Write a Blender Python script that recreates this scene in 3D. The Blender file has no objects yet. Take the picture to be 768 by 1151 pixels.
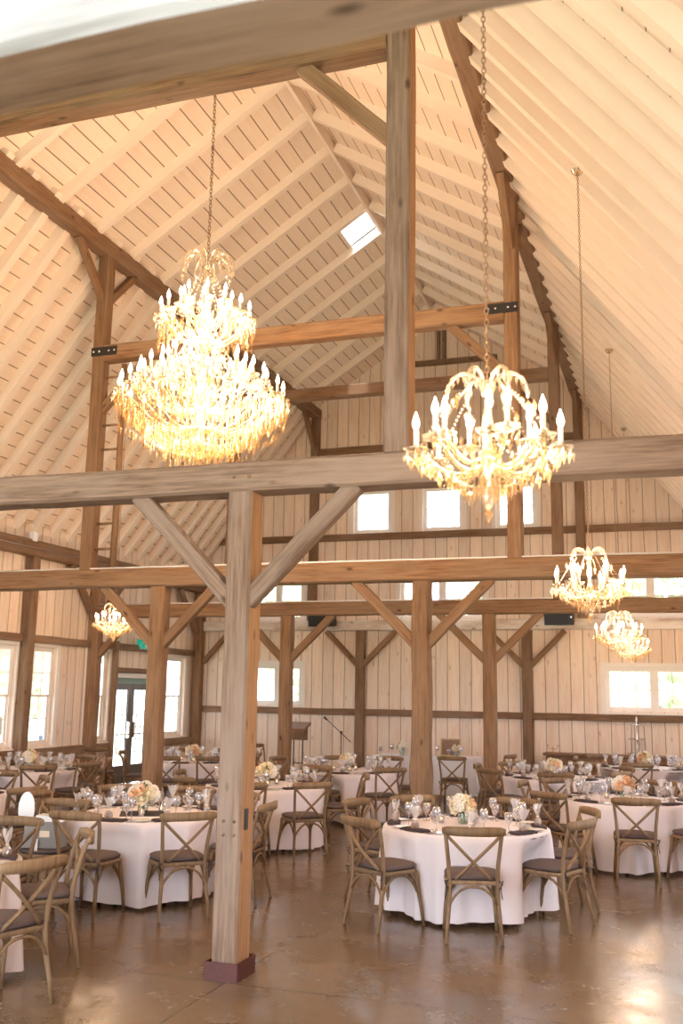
import bpy, math, random
from mathutils import Vector, Matrix
R_ = random.Random(7)
PI = math.pi
col = bpy.context.scene.collection
sc = bpy.context.scene

# ------------------------------------------------------------------ materials
def new_mat(name):
    m = bpy.data.materials.new(name); m.use_nodes = True
    nt = m.node_tree; nt.nodes.clear()
    out = nt.nodes.new('ShaderNodeOutputMaterial')
    return m, nt, out
def N(nt, t, **kw):
    n = nt.nodes.new(t)
    for k, v in kw.items():
        if k in n.inputs: n.inputs[k].default_value = v
        else: setattr(n, k, v)
    return n
def L(nt, a, b): nt.links.new(a, b)
def principled(nt, out, color=(.8, .8, .8), rough=.5, metal=0., spec=.5, **kw):
    p = N(nt, 'ShaderNodeBsdfPrincipled')
    p.inputs['Base Color'].default_value = (*color, 1); p.inputs['Roughness'].default_value = rough
    p.inputs['Metallic'].default_value = metal; p.inputs['Specular IOR Level'].default_value = spec
    for k, v in kw.items(): p.inputs[k].default_value = v
    L(nt, p.outputs[0], out.inputs[0]); return p
def math_(nt, op, a, b=None, c=None):
    n = N(nt, 'ShaderNodeMath', operation=op)
    for i, v in enumerate((a, b, c)):
        if v is None: continue
        if isinstance(v, (int, float)): n.inputs[i].default_value = v
        else: L(nt, v, n.inputs[i])
    return n.outputs[0]
def mixc(nt, fac, a, b, mode='MIX'):
    n = N(nt, 'ShaderNodeMix', data_type='RGBA', blend_type=mode)
    for i, v in ((0, fac), (6, a), (7, b)):
        if isinstance(v, (int, float)): n.inputs[i].default_value = v
        elif isinstance(v, tuple): n.inputs[i].default_value = (*v, 1)
        else: L(nt, v, n.inputs[i])
    return n.outputs[2]
def noise(nt, vec, scale, detail=4, rough=.6):
    n = N(nt, 'ShaderNodeTexNoise', Scale=scale, Detail=detail, Roughness=rough)
    if vec is not None: L(nt, vec, n.inputs['Vector'])
    return n.outputs[0]
def ramp(nt, fac, stops):
    n = N(nt, 'ShaderNodeValToRGB'); cr = n.color_ramp
    while len(cr.elements) < len(stops): cr.elements.new(.5)
    for e, (p, c) in zip(cr.elements, stops): e.position = p; e.color = (*c, 1) if isinstance(c, tuple) else (c, c, c, 1)
    L(nt, fac, n.inputs[0]); return n.outputs[0]
def mapping(nt, vec, scale=(1, 1, 1), loc=(0, 0, 0)):
    n = N(nt, 'ShaderNodeMapping'); n.inputs['Scale'].default_value = scale; n.inputs['Location'].default_value = loc
    L(nt, vec, n.inputs[0]); return n.outputs[0]
def bump(nt, h, p, strength=.3, dist=.01):
    b = N(nt, 'ShaderNodeBump', Strength=strength, Distance=dist); L(nt, h, b.inputs['Height']); L(nt, b.outputs[0], p.inputs['Normal'])

def plain(name, color, rough=.5, metal=0., var=.0, scale=20, **kw):
    m, nt, out = new_mat(name); p = principled(nt, out, color, rough, metal, **kw)
    if var:
        tc = N(nt, 'ShaderNodeTexCoord'); n = noise(nt, tc.outputs['Object'], scale)
        c = mixc(nt, n, tuple(x * (1 - var) for x in color), tuple(min(1, x * (1 + var)) for x in color)); L(nt, c, p.inputs['Base Color'])
        bump(nt, n, p, .15)
    return m

def timber(name, dark, light, grey=None, gfac=.5, rough=.75):
    # grain runs along the local z of each timber
    m, nt, out = new_mat(name); p = principled(nt, out, light, rough, spec=.25)
    tc = N(nt, 'ShaderNodeTexCoord'); oi = N(nt, 'ShaderNodeObjectInfo')
    off = N(nt, 'ShaderNodeVectorMath', operation='ADD'); L(nt, tc.outputs['Object'], off.inputs[0])
    cmb = N(nt, 'ShaderNodeCombineXYZ'); L(nt, math_(nt, 'MULTIPLY', oi.outputs['Random'], 37.), cmb.inputs[0]); L(nt, math_(nt, 'MULTIPLY', oi.outputs['Random'], 11.), cmb.inputs[2])
    L(nt, cmb.outputs[0], off.inputs[1]); v = off.outputs[0]
    g1 = noise(nt, mapping(nt, v, (22, 22, 1.1)), 1.6, 8, .65)
    g2 = noise(nt, mapping(nt, v, (70, 70, 2.5)), 1.5, 4, .6)
    big = noise(nt, mapping(nt, v, (3, 3, .9)), 1.2, 3)
    c = ramp(nt, g1, [(.28, dark), (.62, light)])
    c = mixc(nt, math_(nt, 'MULTIPLY', g2, .45), c, tuple(x * .55 for x in dark))
    if grey:
        gm = ramp(nt, big, [(.38, 0.), (.62, 1.)])
        c = mixc(nt, math_(nt, 'MULTIPLY', gm, gfac), c, grey)
    vor = N(nt, 'ShaderNodeTexVoronoi', Scale=1.0); L(nt, mapping(nt, v, (5, 5, 2.2)), vor.inputs['Vector'])
    kn = ramp(nt, vor.outputs['Distance'], [(.05, 1.), (.13, 0.)])
    c = mixc(nt, math_(nt, 'MULTIPLY', kn, .75), c, tuple(x * .35 for x in dark))
    br = math_(nt, 'ADD', .86, math_(nt, 'MULTIPLY', oi.outputs['Random'], .26))
    c = mixc(nt, 1., c, N(nt, 'ShaderNodeCombineColor').outputs[0] if False else c, 'MIX')
    hs = N(nt, 'ShaderNodeHueSaturation'); L(nt, c, hs.inputs['Color']); L(nt, br, hs.inputs['Value']); L(nt, hs.outputs[0], p.inputs['Base Color'])
    bump(nt, math_(nt, 'ADD', g1, math_(nt, 'MULTIPLY', big, .6)), p, .45, .012)
    return m

def boards(name, axis, width, base, gap, stain, varamt=.12, gapw=.016, rough=.7, knots=True, grain=1.0, wobble=.012):
    # painted boards side by side; axis = local axis across the boards (0 or 1)
    m, nt, out = new_mat(name); p = principled(nt, out, base, rough, spec=.3)
    tc = N(nt, 'ShaderNodeTexCoord'); v = tc.outputs['Object']
    sep = N(nt, 'ShaderNodeSeparateXYZ'); L(nt, v, sep.inputs[0])
    a = sep.outputs[axis]; b = sep.outputs[1 - axis]
    wv = noise(nt, mapping(nt, v, (1.3, 1.3, 1.3)), 1., 2)
    a2 = math_(nt, 'ADD', a, math_(nt, 'MULTIPLY', math_(nt, 'SUBTRACT', wv, .5), wobble * 2))
    t = math_(nt, 'DIVIDE', a2, width); idn = math_(nt, 'FLOOR', t); fr = math_(nt, 'FRACT', t)
    wn = N(nt, 'ShaderNodeTexWhiteNoise', noise_dimensions='1D'); L(nt, idn, wn.inputs['W'])
    e = math_(nt, 'MINIMUM', fr, math_(nt, 'SUBTRACT', 1., fr))
    e = math_(nt, 'MULTIPLY', e, width)
    gm = ramp(nt, math_(nt, 'DIVIDE', e, gapw), [(.2, 1.), (.5, 0.)])
    sc_ = (14, 1., 1) if axis == 0 else (1., 14, 1)
    cm = N(nt, 'ShaderNodeCombineXYZ'); L(nt, math_(nt, 'MULTIPLY', wn.outputs[0], 30.), cm.inputs[2])
    ad = N(nt, 'ShaderNodeVectorMath', operation='ADD'); L(nt, v, ad.inputs[0]); L(nt, cm.outputs[0], ad.inputs[1])
    gr = noise(nt, mapping(nt, ad.outputs[0], sc_), 1.5, 6, .65)
    c = mixc(nt, math_(nt, 'MULTIPLY', ramp(nt, gr, [(.45, 0.), (.8, 1.)]), grain), base, stain)
    if knots:
        vor = N(nt, 'ShaderNodeTexVoronoi', Scale=1.0)
        L(nt, mapping(nt, ad.outputs[0], (6, 2.4, 1) if axis == 0 else (2.4, 6, 1)), vor.inputs['Vector'])
        kn = ramp(nt, vor.outputs['Distance'], [(.04, 1.), (.16, 0.)])
        c = mixc(nt, math_(nt, 'MULTIPLY', kn, .5), c, tuple(x * .45 for x in stain))
    hs = N(nt, 'ShaderNodeHueSaturation'); L(nt, c, hs.inputs['Color'])
    L(nt, math_(nt, 'ADD', 1 - varamt / 2, math_(nt, 'MULTIPLY', wn.outputs[0], varamt)), hs.inputs['Value'])
    c = mixc(nt, gm, hs.outputs[0], gap); L(nt, c, p.inputs['Base Color'])
    h = math_(nt, 'SUBTRACT', math_(nt, 'MULTIPLY', gr, .25), gm); bump(nt, h, p, .5, .012)
    return m

def glassy(name, tint=(1, 1, 1), gloss=.25, rough=.03, diffuse=0., dcol=(1, .9, .7), base=.06):
    m, nt, out = new_mat(name)
    tr = N(nt, 'ShaderNodeBsdfTransparent'); tr.inputs[0].default_value = (*tint, 1)
    gl = N(nt, 'ShaderNodeBsdfGlossy'); gl.inputs['Roughness'].default_value = rough
    lw = N(nt, 'ShaderNodeLayerWeight', Blend=.35)
    f = math_(nt, 'ADD', base, math_(nt, 'MULTIPLY', lw.outputs['Facing'], gloss))
    mx = N(nt, 'ShaderNodeMixShader'); L(nt, f, mx.inputs[0]); L(nt, tr.outputs[0], mx.inputs[1]); L(nt, gl.outputs[0], mx.inputs[2])
    last = mx.outputs[0]
    if diffuse:
        tl = N(nt, 'ShaderNodeBsdfTranslucent'); tl.inputs[0].default_value = (*dcol, 1)
        df = N(nt, 'ShaderNodeBsdfDiffuse'); df.inputs[0].default_value = (*dcol, 1)
        m1 = N(nt, 'ShaderNodeMixShader'); m1.inputs[0].default_value = .5; L(nt, tl.outputs[0], m1.inputs[1]); L(nt, df.outputs[0], m1.inputs[2])
        m2 = N(nt, 'ShaderNodeMixShader'); m2.inputs[0].default_value = diffuse; L(nt, last, m2.inputs[1]); L(nt, m1.outputs[0], m2.inputs[2]); last = m2.outputs[0]
    L(nt, last, out.inputs[0]); return m
def emis(name, color, s):
    m, nt, out = new_mat(name); e = N(nt, 'ShaderNodeEmission'); e.inputs[0].default_value = (*color, 1); e.inputs[1].default_value = s
    L(nt, e.outputs[0], out.inputs[0]); return m

M = {}
M['old'] = timber('weathered_timber', (.10, .056, .034), (.38, .252, .178), (.33, .242, .19), .7)
M['gold'] = timber('golden_timber', (.115, .056, .027), (.37, .205, .105), (.27, .175, .11), .55)
M['warm_lit'] = timber('orange_glow_timber', (.32, .15, .065), (.60, .35, .18), (.46, .28, .16), .5)  # chandelier glow put into the wood colour, for right-hand post faces
M['brown'] = timber('brown_timber', (.13, .07, .038), (.33, .185, .10), (.30, .21, .15), .5)
M['pale'] = timber('pale_painted_timber', (.42, .27, .17), (.74, .62, .52), (.80, .74, .68), .9)
M['daylit'] = timber('daylit_front_timber', (.20, .18, .17), (.36, .35, .35), (.40, .39, .40), .9)  # daylight on the nearest beam's front, put into its colour
M['wall'] = boards('whitewashed_wall_boards', 0, .26, (.88, .735, .61), (.17, .09, .05), (.74, .46, .31), .14, grain=.8)
M['roof'] = boards('painted_roof_boards', 1, .235, (.88, .74, .62), (.20, .11, .07), (.78, .60, .46), .05, gapw=.02, knots=False, grain=.5, wobble=.003)
M['rafter'] = plain('painted_rafter', (.86, .73, .62), .6, var=.06, scale=2.5)
M['trim'] = plain('white_trim_paint', (.84, .78, .73), .45, var=.04)
M['trimwarm'] = plain('cream_casing_paint', (.84, .72, .61), .55, var=.05)
M['chair'] = timber('weathered_oak', (.13, .07, .032), (.31, .19, .098), (.27, .185, .115), .45, rough=.5)
M['cushion'] = plain('taupe_cushion_cloth', (.10, .068, .062), .85, var=.15, scale=120)
M['tie'] = plain('dark_cushion_tie', (.03, .025, .03), .8)
M['napkin'] = plain('dark_brown_napkin_cloth', (.055, .035, .038), .8, var=.2, scale=90)
M['china'] = plain('white_china', (.85, .83, .82), .15)
M['silver'] = plain('silver_metal', (.80, .78, .76), .22, 1.)
M['black'] = plain('black_paint', (.018, .016, .016), .5)
M['blackmetal'] = plain('black_metal', (.03, .028, .027), .4, .6)
M['cookie'] = plain('brown_cookie', (.30, .15, .07), .7, var=.3, scale=60)
M['card'] = plain('cream_card', (.80, .66, .50), .6)
M['glass'] = glassy('clear_drinking_glass', (.93, .93, .95), .8, .02, .13, (.95, .95, 1), base=.18)
M['cello'] = glassy('clear_cellophane', (.96, .95, .95), .5, .12, .34, (.95, .93, .93), base=.12)
M['vase'] = glassy('vase_glass', (.90, .95, .90), .5, .03, .08, (.7, .8, .65), base=.10)
M['crystal'] = glassy('amber_crystal', (1., .88, .66), .8, .10, .06, (.90, .55, .26), base=.14)
M['crystalclear'] = glassy('clear_crystal', (1., .95, .86), .8, .08, .07, (1., .84, .62), base=.15)
M['brass'] = glassy('amber_glass_arm', (1., .90, .72), .9, .12, .18, (.95, .72, .42), base=.22)
M['candle'] = plain('ivory_candle_tube', (.92, .84, .70), .45)
M['bulb'] = emis('warm_bulb', (1., .86, .64), 8.)
M['votive'] = emis('votive_flame', (1., .55, .22), 12.)
M['peach'] = plain('peach_petals', (.86, .52, .30), .7, var=.15, scale=40)
M['cream'] = plain('cream_petals', (.86, .74, .50), .7, var=.1, scale=40)
M['white_fl'] = plain('ivory_petals', (.86, .80, .70), .7, var=.08, scale=40)
M['leaf'] = plain('dark_green_leaf', (.07, .14, .04), .55, var=.3)
M['redboot'] = plain('dark_red_painted_steel', (.075, .014, .009), .5, var=.45, scale=45)
M['chain'] = plain('antique_brass_chain', (.34, .21, .12), .4, .7)
M['grey_cloth'] = plain('grey_bag_cloth', (.26, .25, .235), .8, var=.1)
M['green_sign'] = emis('green_exit_panel', (.02, .42, .26), .5)
M['sage'] = plain('sage_green_paint', (.20, .30, .26), .5)
M['doorgrey'] = plain('grey_brown_door_paint', (.13, .105, .09), .45)
M['red'] = plain('red_plastic', (.5, .02, .02), .4)
M['walnut'] = timber('sideboard_wood', (.16, .075, .035), (.36, .18, .09), None, .5, .4)
M['chalk'] = plain('brown_sign_board', (.26, .15, .10), .7, var=.2)
M['gold_frame'] = plain('antique_gold_frame', (.45, .30, .14), .45, .4)

def cloth_mat(name, c):
    m, nt, out = new_mat(name); p = principled(nt, out, c, .8, spec=.2)
    p.inputs['Sheen Weight'].default_value = .2
    tc = N(nt, 'ShaderNodeTexCoord'); n = noise(nt, tc.outputs['Object'], 220., 2); bump(nt, n, p, .08, .002)
    tr = N(nt, 'ShaderNodeBsdfTranslucent'); tr.inputs[0].default_value = (*c, 1)
    mx = N(nt, 'ShaderNodeMixShader'); mx.inputs[0].default_value = .15; L(nt, p.outputs[0], mx.inputs[1]); L(nt, tr.outputs[0], mx.inputs[2]); L(nt, mx.outputs[0], out.inputs[0])
    return m
M['cloth'] = cloth_mat('blush_white_tablecloth', (.86, .775, .79))
M['cloth_white'] = cloth_mat('white_tablecloth', (.80, .80, .86))

# polished concrete
def floor_mat():
    m, nt, out = new_mat('polished_brown_concrete'); p = principled(nt, out, (.3, .2, .12), .2, spec=.6)
    tc = N(nt, 'ShaderNodeTexCoord'); v = tc.outputs['Object']
    a = noise(nt, v, .55, 6, .62); b = noise(nt, mapping(nt, v, (1, 1, 1), (7, 3, 1)), 3.2, 8, .7); f = noise(nt, v, 45., 3)
    c = ramp(nt, a, [(.32, (.088, .050, .024)), (.52, (.150, .092, .046)), (.70, (.22, .145, .082))])
    c = mixc(nt, ramp(nt, b, [(.42, 0.), (.72, .55)]), c, (.09, .055, .032))
    c = mixc(nt, math_(nt, 'MULTIPLY', f, .15), c, (.34, .25, .17))
    sep = N(nt, 'ShaderNodeSeparateXYZ'); L(nt, v, sep.inputs[0])
    wob = math_(nt, 'MULTIPLY', math_(nt, 'SUBTRACT', noise(nt, v, 9., 2), .5), .006)
    def joint(o, pos):
        d = math_(nt, 'ABSOLUTE', math_(nt, 'SUBTRACT', math_(nt, 'ADD', o, wob), pos))
        return ramp(nt, math_(nt, 'DIVIDE', d, .012), [(.35, 1.), (.7, 0.)])
    j = None
    for k, pos in ((1, 6.36), (1, 11.8), (1, 16.5), (0, -2.92), (0, -6.6)):
        q = joint(sep.outputs[k], pos); j = q if j is None else math_(nt, 'MAXIMUM', j, q)
    # a couple of hairline cracks
    vo = N(nt, 'ShaderNodeTexVoronoi', feature='DISTANCE_TO_EDGE', Scale=.35)
    ad = N(nt, 'ShaderNodeVectorMath', operation='ADD'); L(nt, v, ad.inputs[0])
    nz = N(nt, 'ShaderNodeTexNoise', Scale=1.3, Detail=5.); L(nt, v, nz.inputs['Vector']); L(nt, nz.outputs['Color'], ad.inputs[1]); L(nt, ad.outputs[0], vo.inputs['Vector'])
    cr = ramp(nt, vo.outputs['Distance'], [(.0015, .5), (.004, 0.)])
    c = mixc(nt, math_(nt, 'MULTIPLY', j, .75), c, (.06, .035, .02)); c = mixc(nt, math_(nt, 'MULTIPLY', cr, .2), c, (.30, .22, .15))
    L(nt, c, p.inputs['Base Color'])
    L(nt, ramp(nt, b, [(.3, .17), (.75, .33)]), p.inputs['Roughness'])
    bump(nt, math_(nt, 'SUBTRACT', math_(nt, 'MULTIPLY', b, .3), j), p, .12, .01)
    return m
M['floor'] = floor_mat()
def lawn_mat():
    m, nt, out = new_mat('lawn_green'); p = principled(nt, out, (.2, .35, .1), .9)
    tc = N(nt, 'ShaderNodeTexCoord'); n = noise(nt, tc.outputs['Object'], .6, 6)
    L(nt, ramp(nt, n, [(.3, (.42, .48, .32)), (.7, (.60, .62, .48))]), p.inputs['Base Color']); return m
M['lawn'] = lawn_mat()
M['foliage'] = plain('tree_leaves', (.58, .66, .46), .7, var=.4, scale=4)
M['bark'] = plain('tree_bark', (.16, .11, .08), .9, var=.3)
M['pane'] = glassy('window_glass', (.98, .99, 1), .25, .01, 0., base=.03)
M['stone'] = plain('porch_stone', (.5, .48, .45), .8, var=.1)
M['blue_chair'] = plain('blue_grey_plastic', (.10, .16, .24), .5)

# ------------------------------------------------------------------ mesh builder
class MB:
    def __init__(s): s.v = []; s.f = []; s.m = []; s.cur = 0; s.sm = []
    def add(s, vs, fs, smooth=True):
        b = len(s.v); s.v += [tuple(x) for x in vs]
        for f in fs: s.f.append(tuple(i + b for i in f)); s.m.append(s.cur); s.sm.append(smooth)
    def box(s, c, size, mat=None):
        x, y, z = (k / 2 for k in size)
        vs = [Vector((sx * x, sy * y, sz * z)) for sz in (-1, 1) for sy in (-1, 1) for sx in (-1, 1)]
        if mat: vs = [mat @ p for p in vs]
        vs = [p + Vector(c) for p in vs]
        s.add(vs, [(0, 2, 3, 1), (4, 5, 7, 6), (0, 1, 5, 4), (2, 6, 7, 3), (0, 4, 6, 2), (1, 3, 7, 5)], False)
    def bar(s, p0, p1, w, d, up=(0, 0, 1)):
        p0, p1 = Vector(p0), Vector(p1); z = (p1 - p0).normalized(); u = Vector(up)
        if abs(z.dot(u)) > .95: u = Vector((0, 1, 0))
        x = u.cross(z).normalized(); y = z.cross(x)
        mt = Matrix((x, y, z)).transposed()
        s.box((p0 + p1) / 2, (w, d, (p1 - p0).length), mt)
    def tube(s, pts, r, n=8, caps=True, flat=1.0):
        pts = [Vector(p) for p in pts]; k = len(pts)
        rs = r if isinstance(r, (list, tuple)) else [r] * k
        vs = []; prev = None
        for i, p in enumerate(pts):
            t = (pts[min(i + 1, k - 1)] - pts[max(i - 1, 0)]).normalized()
            if prev is None:
                a = Vector((0, 0, 1)) if abs(t.z) < .9 else Vector((0, 1, 0)); x = t.cross(a).normalized()
            else:
                x = (prev - t * prev.dot(t)).normalized()
            prev = x; y = t.cross(x)
            for j in range(n):
                a = 2 * PI * j / n; vs.append(p + x * (math.cos(a) * rs[i]) + y * (math.sin(a) * rs[i] * flat))
        fs = [(i * n + j, i * n + (j + 1) % n, (i + 1) * n + (j + 1) % n, (i + 1) * n + j) for i in range(k - 1) for j in range(n)]
        if caps: fs += [tuple(range(n - 1, -1, -1)), tuple((k - 1) * n + j for j in range(n))]
        s.add(vs, fs)
    def lathe(s, prof, n=12, c=(0, 0, 0), cap0=True, cap1=False):
        vs = []; 
        for r, z in prof:
            for j in range(n):
                a = 2 * PI * j / n; vs.append((c[0] + r * math.cos(a), c[1] + r * math.sin(a), c[2] + z))
        k = len(prof)
        fs = [(i * n + j, i * n + (j + 1) % n, (i + 1) * n + (j + 1) % n, (i + 1) * n + j) for i in range(k - 1) for j in range(n)]
        if cap0: fs.append(tuple(range(n - 1, -1, -1)))
        if cap1: fs.append(tuple((k - 1) * n + j for j in range(n)))
        s.add(vs, fs)
    def octa(s, c, r, h, up=.35):
        x, y, z = c
        vs = [(x, y, z + h * up), (x + r, y, z), (x, y + r, z), (x - r, y, z), (x, y - r, z), (x, y, z - h * (1 - up))]
        s.add(vs, [(0, 1, 2), (0, 2, 3), (0, 3, 4), (0, 4, 1), (5, 2, 1), (5, 3, 2), (5, 4, 3), (5, 1, 4)], False)
    def mesh(s, name, mats):
        me = bpy.data.meshes.new(name); me.from_pydata(s.v, [], s.f)
        for m in (mats if isinstance(mats, (list, tuple)) else [mats]): me.materials.append(m)
        me.polygons.foreach_set('material_index', s.m); me.polygons.foreach_set('use_smooth', s.sm)
        me.update(); return me
    def build(s, name, mats, parent=None, loc=None, rot=None):
        return link(name, s.mesh(name, mats), parent, loc, rot)
def link(name, me, parent=None, loc=None, rot=None):
    o = bpy.data.objects.new(name, me); col.objects.link(o)
    if parent: o.parent = parent
    if loc: o.location = loc
    if rot: o.rotation_euler = rot
    return o
LABELS = {}
def tag(o, label=None, cat=None, group=None, kind=None):
    if label: o['label'] = label; LABELS.setdefault(label, []).append(o.name)
    if cat: o['category'] = cat
    if group: o['group'] = group
    if kind: o['kind'] = kind
    return o
def thing(name, label, cat, loc=(0, 0, 0), rz=0., group=None):
    o = bpy.data.objects.new(name, None); col.objects.link(o); o.empty_display_size = .1
    o.location = loc; o.rotation_euler = (0, 0, rz)
    return tag(o, label, cat, group)
KIDS = {}
def kids(o):
    if o.name not in KIDS: KIDS[o.name] = [(c, kids(c)) for c in o.children]
    return KIDS[o.name]
def copy_tree(src, label, loc, rz=0., group=None, lean=True):
    def rec(o, ks, par):
        c = o.copy(); col.objects.link(c)
        if par is not None: c.parent = par
        for k, kk in ks: rec(k, kk, c)
        return c
    r = rec(src, kids(src), None); r.location = loc; r.rotation_euler = (0, 0, rz)
    r['label'] = label; LABELS.setdefault(label, []).append(r.name)
    if group: r['group'] = group
    return r
def basis(o, origin, ex, ey, ez):
    m = Matrix((ex, ey, ez)).transposed().to_4x4(); m.translation = Vector(origin); o.matrix_world = m

# ------------------------------------------------------------------ slabs with openings (local x = u, y = v, z = out of the slab)
def slab(name, mat, origin, eu, ev, us, vs, holes=(), thick=.1, top=None, extra_u=(), kind='structure'):
    U = sorted(set([us[0], us[1], *extra_u] + [h[i] for h in holes for i in (0, 1)])); V = sorted(set([vs[0], vs[1]] + [h[i] for h in holes for i in (2, 3)]))
    U = [u for u in U if us[0] <= u <= us[1]]; V = [v for v in V if vs[0] <= v <= vs[1]]
    mb = MB(); nU, nV = len(U) - 1, len(V) - 1
    def tv(i, j):  # v at grid corner
        if top and j == nV: return top(U[i])
        return V[j]
    def solid(i, j):
        if i < 0 or j < 0 or i >= nU or j >= nV: return False
        uc, vc = (U[i] + U[i + 1]) / 2, (V[j] + V[j + 1]) / 2
        return not any(h[0] < uc < h[1] and h[2] < vc < h[3] for h in holes)
    for i in range(nU):
        for j in range(nV):
            if not solid(i, j): continue
            a, b, c, d = (U[i], tv(i, j)), (U[i + 1], tv(i + 1, j)), (U[i + 1], tv(i + 1, j + 1)), (U[i], tv(i, j + 1))
            mb.add([(*a, 0), (*b, 0), (*c, 0), (*d, 0)], [(0, 1, 2, 3)], False)
            mb.add([(*a, -thick), (*b, -thick), (*c, -thick), (*d, -thick)], [(3, 2, 1, 0)], False)
            for (di, dj, p, q) in ((0, -1, a, b), (1, 0, b, c), (0, 1, c, d), (-1, 0, d, a)):
                if not solid(i + di, j + dj): mb.add([(*p, 0), (*p, -thick), (*q, -thick), (*q, 0)], [(0, 1, 2, 3)], False)
    o = mb.build(name, mat)
    eu, ev = Vector(eu).normalized(), Vector(ev).normalized()
    basis(o, origin, eu, ev, eu.cross(ev)); o['kind'] = kind
    return o

# ------------------------------------------------------------------ building dimensions
CX = -4.79; HW = 5.82; WL = CX - HW - .10; WR = CX + HW + .10      # wall faces
PX = 3.0; RX = 1.83                                              # purlin posts and main posts either side of the middle
YB = [1.65, 6.40, 11.77, 16.46]; YD = 21.06; YN = -2.6
ZR = 10.29; ZK = 8.41; KX = 2.92; SU = (ZR - ZK) / KX; SL = 1.274
def roofz(x):
    d = abs(x - CX); return ZR - SU * d if d < KX else ZK - SL * (d - KX)

# floor
fl = MB(); fl.box((CX, 9.2, -.1), (12.2, 24.4, .2)); o = fl.build('floor', M['floor']); o['kind'] = 'structure'
# back wall
backwin = [(-9.26, -8.04, 1.62, 2.50), (-1.39, .52, 1.62, 2.50), (-9.29, -8.04, 3.52, 4.40), (-5.74, -3.85, 3.52, 4.40), (-1.39, .52, 3.52, 4.40),
           (-6.85, -5.97, 5.48, 6.46), (-5.23, -4.33, 5.48, 6.46), (-3.59, -2.72, 5.48, 6.46)]
slab('wall_back', M['wall'], (0, YD, 0), (1, 0, 0), (0, 0, 1), (WL - .1, WR + .1), (0, 7.0), backwin, .14,
     top=lambda u: roofz(u) + .22, extra_u=(CX - KX, CX, CX + KX))
# left wall: u runs +y, v up, faces +x   (u = y)
lwin = [(8.6, 9.55, .95, 2.62), (9.85, 10.8, .95, 2.62), (13.42, 14.33, .90, 2.62), (14.62, 15.50, .90, 2.62), (16.55, 17.28, .90, 2.62), (17.52, 19.00, 0., 2.13), (19.58, 20.50, .90, 2.62)]
slab('wall_left', M['wall'], (WL, 0, 0), (0, 1, 0), (0, 0, 1), (-3, YD), (0, 4.75), lwin, .14)
rwin = [(1.5, 2.5, .9, 2.6), (2.8, 3.8, .9, 2.6), (8.0, 9.0, .9, 2.6), (9.3, 10.3, .9, 2.6), (13.0, 14.0, .9, 2.6), (14.4, 15.4, .9, 2.6), (18., 19., .9, 2.6)]
slab('wall_right', M['wall'], (WR, 0, 0), (0, -1, 0), (0, 0, 1), (-YD, 3), (0, 4.75), [(-b, -a, c, d) for a, b, c, d in rwin], .14)

slab('wall_front', M['wall'], (0, YN, 0), (-1, 0, 0), (0, 0, 1), (-(WR + .1), -(WL - .1)), (0, 7.0), [(-CX - 4.4, -CX + 4.4, 0, 5.6)], .14, top=lambda u: roofz(-u) + .22, extra_u=(-CX - KX, -CX, -CX + KX))  # unseen end wall behind the camera, added to cut sky light on the ceiling
# roof slabs; each faces down into the room. local y runs along the slope
RD = .15
def roof(name, x0, z0, x1, z1, side, lower, holes=()):
    # from the upper edge (x0,z0) down to the lower edge (x1,z1)
    ev = Vector((x1 - x0, 0, z1 - z0)); ln = ev.length; ev.normalize()
    eu = Vector((0, 1, 0)) if side > 0 else Vector((0, -1, 0))
    n = eu.cross(ev)                      # must point down
    if n.z > 0: eu = -eu; n = -n
    org = Vector((x0, 0, z0)) - n * RD
    sgn = 1 if eu.y > 0 else -1
    us = (YN, YD + .1) if sgn > 0 else (-(YD + .1), -YN)
    hs = [(a, b, c, d) if sgn > 0 else (-b, -a, c, d) for a, b, c, d in holes]
    o = slab(name, M['roof'], org, eu, ev, us, (-.12, ln + (.0 if not lower else .15)), hs, .06)
    return o, n, ev, ln, eu
sky_hole = [(15.40, 16.24, .07, .62)]
rul = roof('ceiling_upper_left', CX, ZR, CX - KX, ZK, -1, False, sky_hole)
rur = roof('ceiling_upper_right', CX, ZR, CX + KX, ZK, 1, False)
EL = HW + .15
rll = roof('ceiling_lower_left', CX - KX, ZK, CX - EL, roofz(CX - EL), -1, True)
rlr = roof('ceiling_lower_right', CX + KX, ZK, CX + EL, roofz(CX + EL), 1, True)
def rafters(r, ys, w, x0, z0, ln0, v0=0., v1=0.):
    o, n, ev, ln, eu = r
    inv = o.matrix_world.inverted()
    mb = MB(); mb.box((0, 0, ln / 2 + (v1 - v0) / 2 + v0), (w, RD, ln + v1 - v0)); me = mb.mesh('rafter', M['rafter'])
    for y in ys:
        q = link('rafter', me); q.parent = o
        c = Vector((x0, y, z0)) - n * (RD / 2)
        ex = Vector((0, 1, 0)); ez = ev; ey = ez.cross(ex)
        m = Matrix((ex, ey, ez)).transposed().to_4x4(); m.translation = c
        q.matrix_parent_inverse = inv; q.matrix_basis = m
uy = [4.76 + .96 * k for k in range(17)]
ly = [3.15 + .52 * k for k in range(35) if 3.15 + .52 * k < 20.9]
rafters(rul, uy, .095, CX, ZR, 0, 0, -.03); rafters(rur, uy, .095, CX, ZR, 0, 0, -.03)
rafters(rll, ly, .13, CX - KX, ZK, 0, -.12, .0); rafters(rlr, ly, .13, CX + KX, ZK, 0, -.12, .0)
# ridge board
mb = MB(); mb.box((0, 0, 0), (.05, .22, 24)); o = mb.build('ridge_board', M['rafter']); o.location = (CX, 9, 10.33); o.rotation_euler = (PI / 2, 0, 0)
tag(o, 'thin white ridge board running along the peak of the ceiling', 'ridge board')
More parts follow.
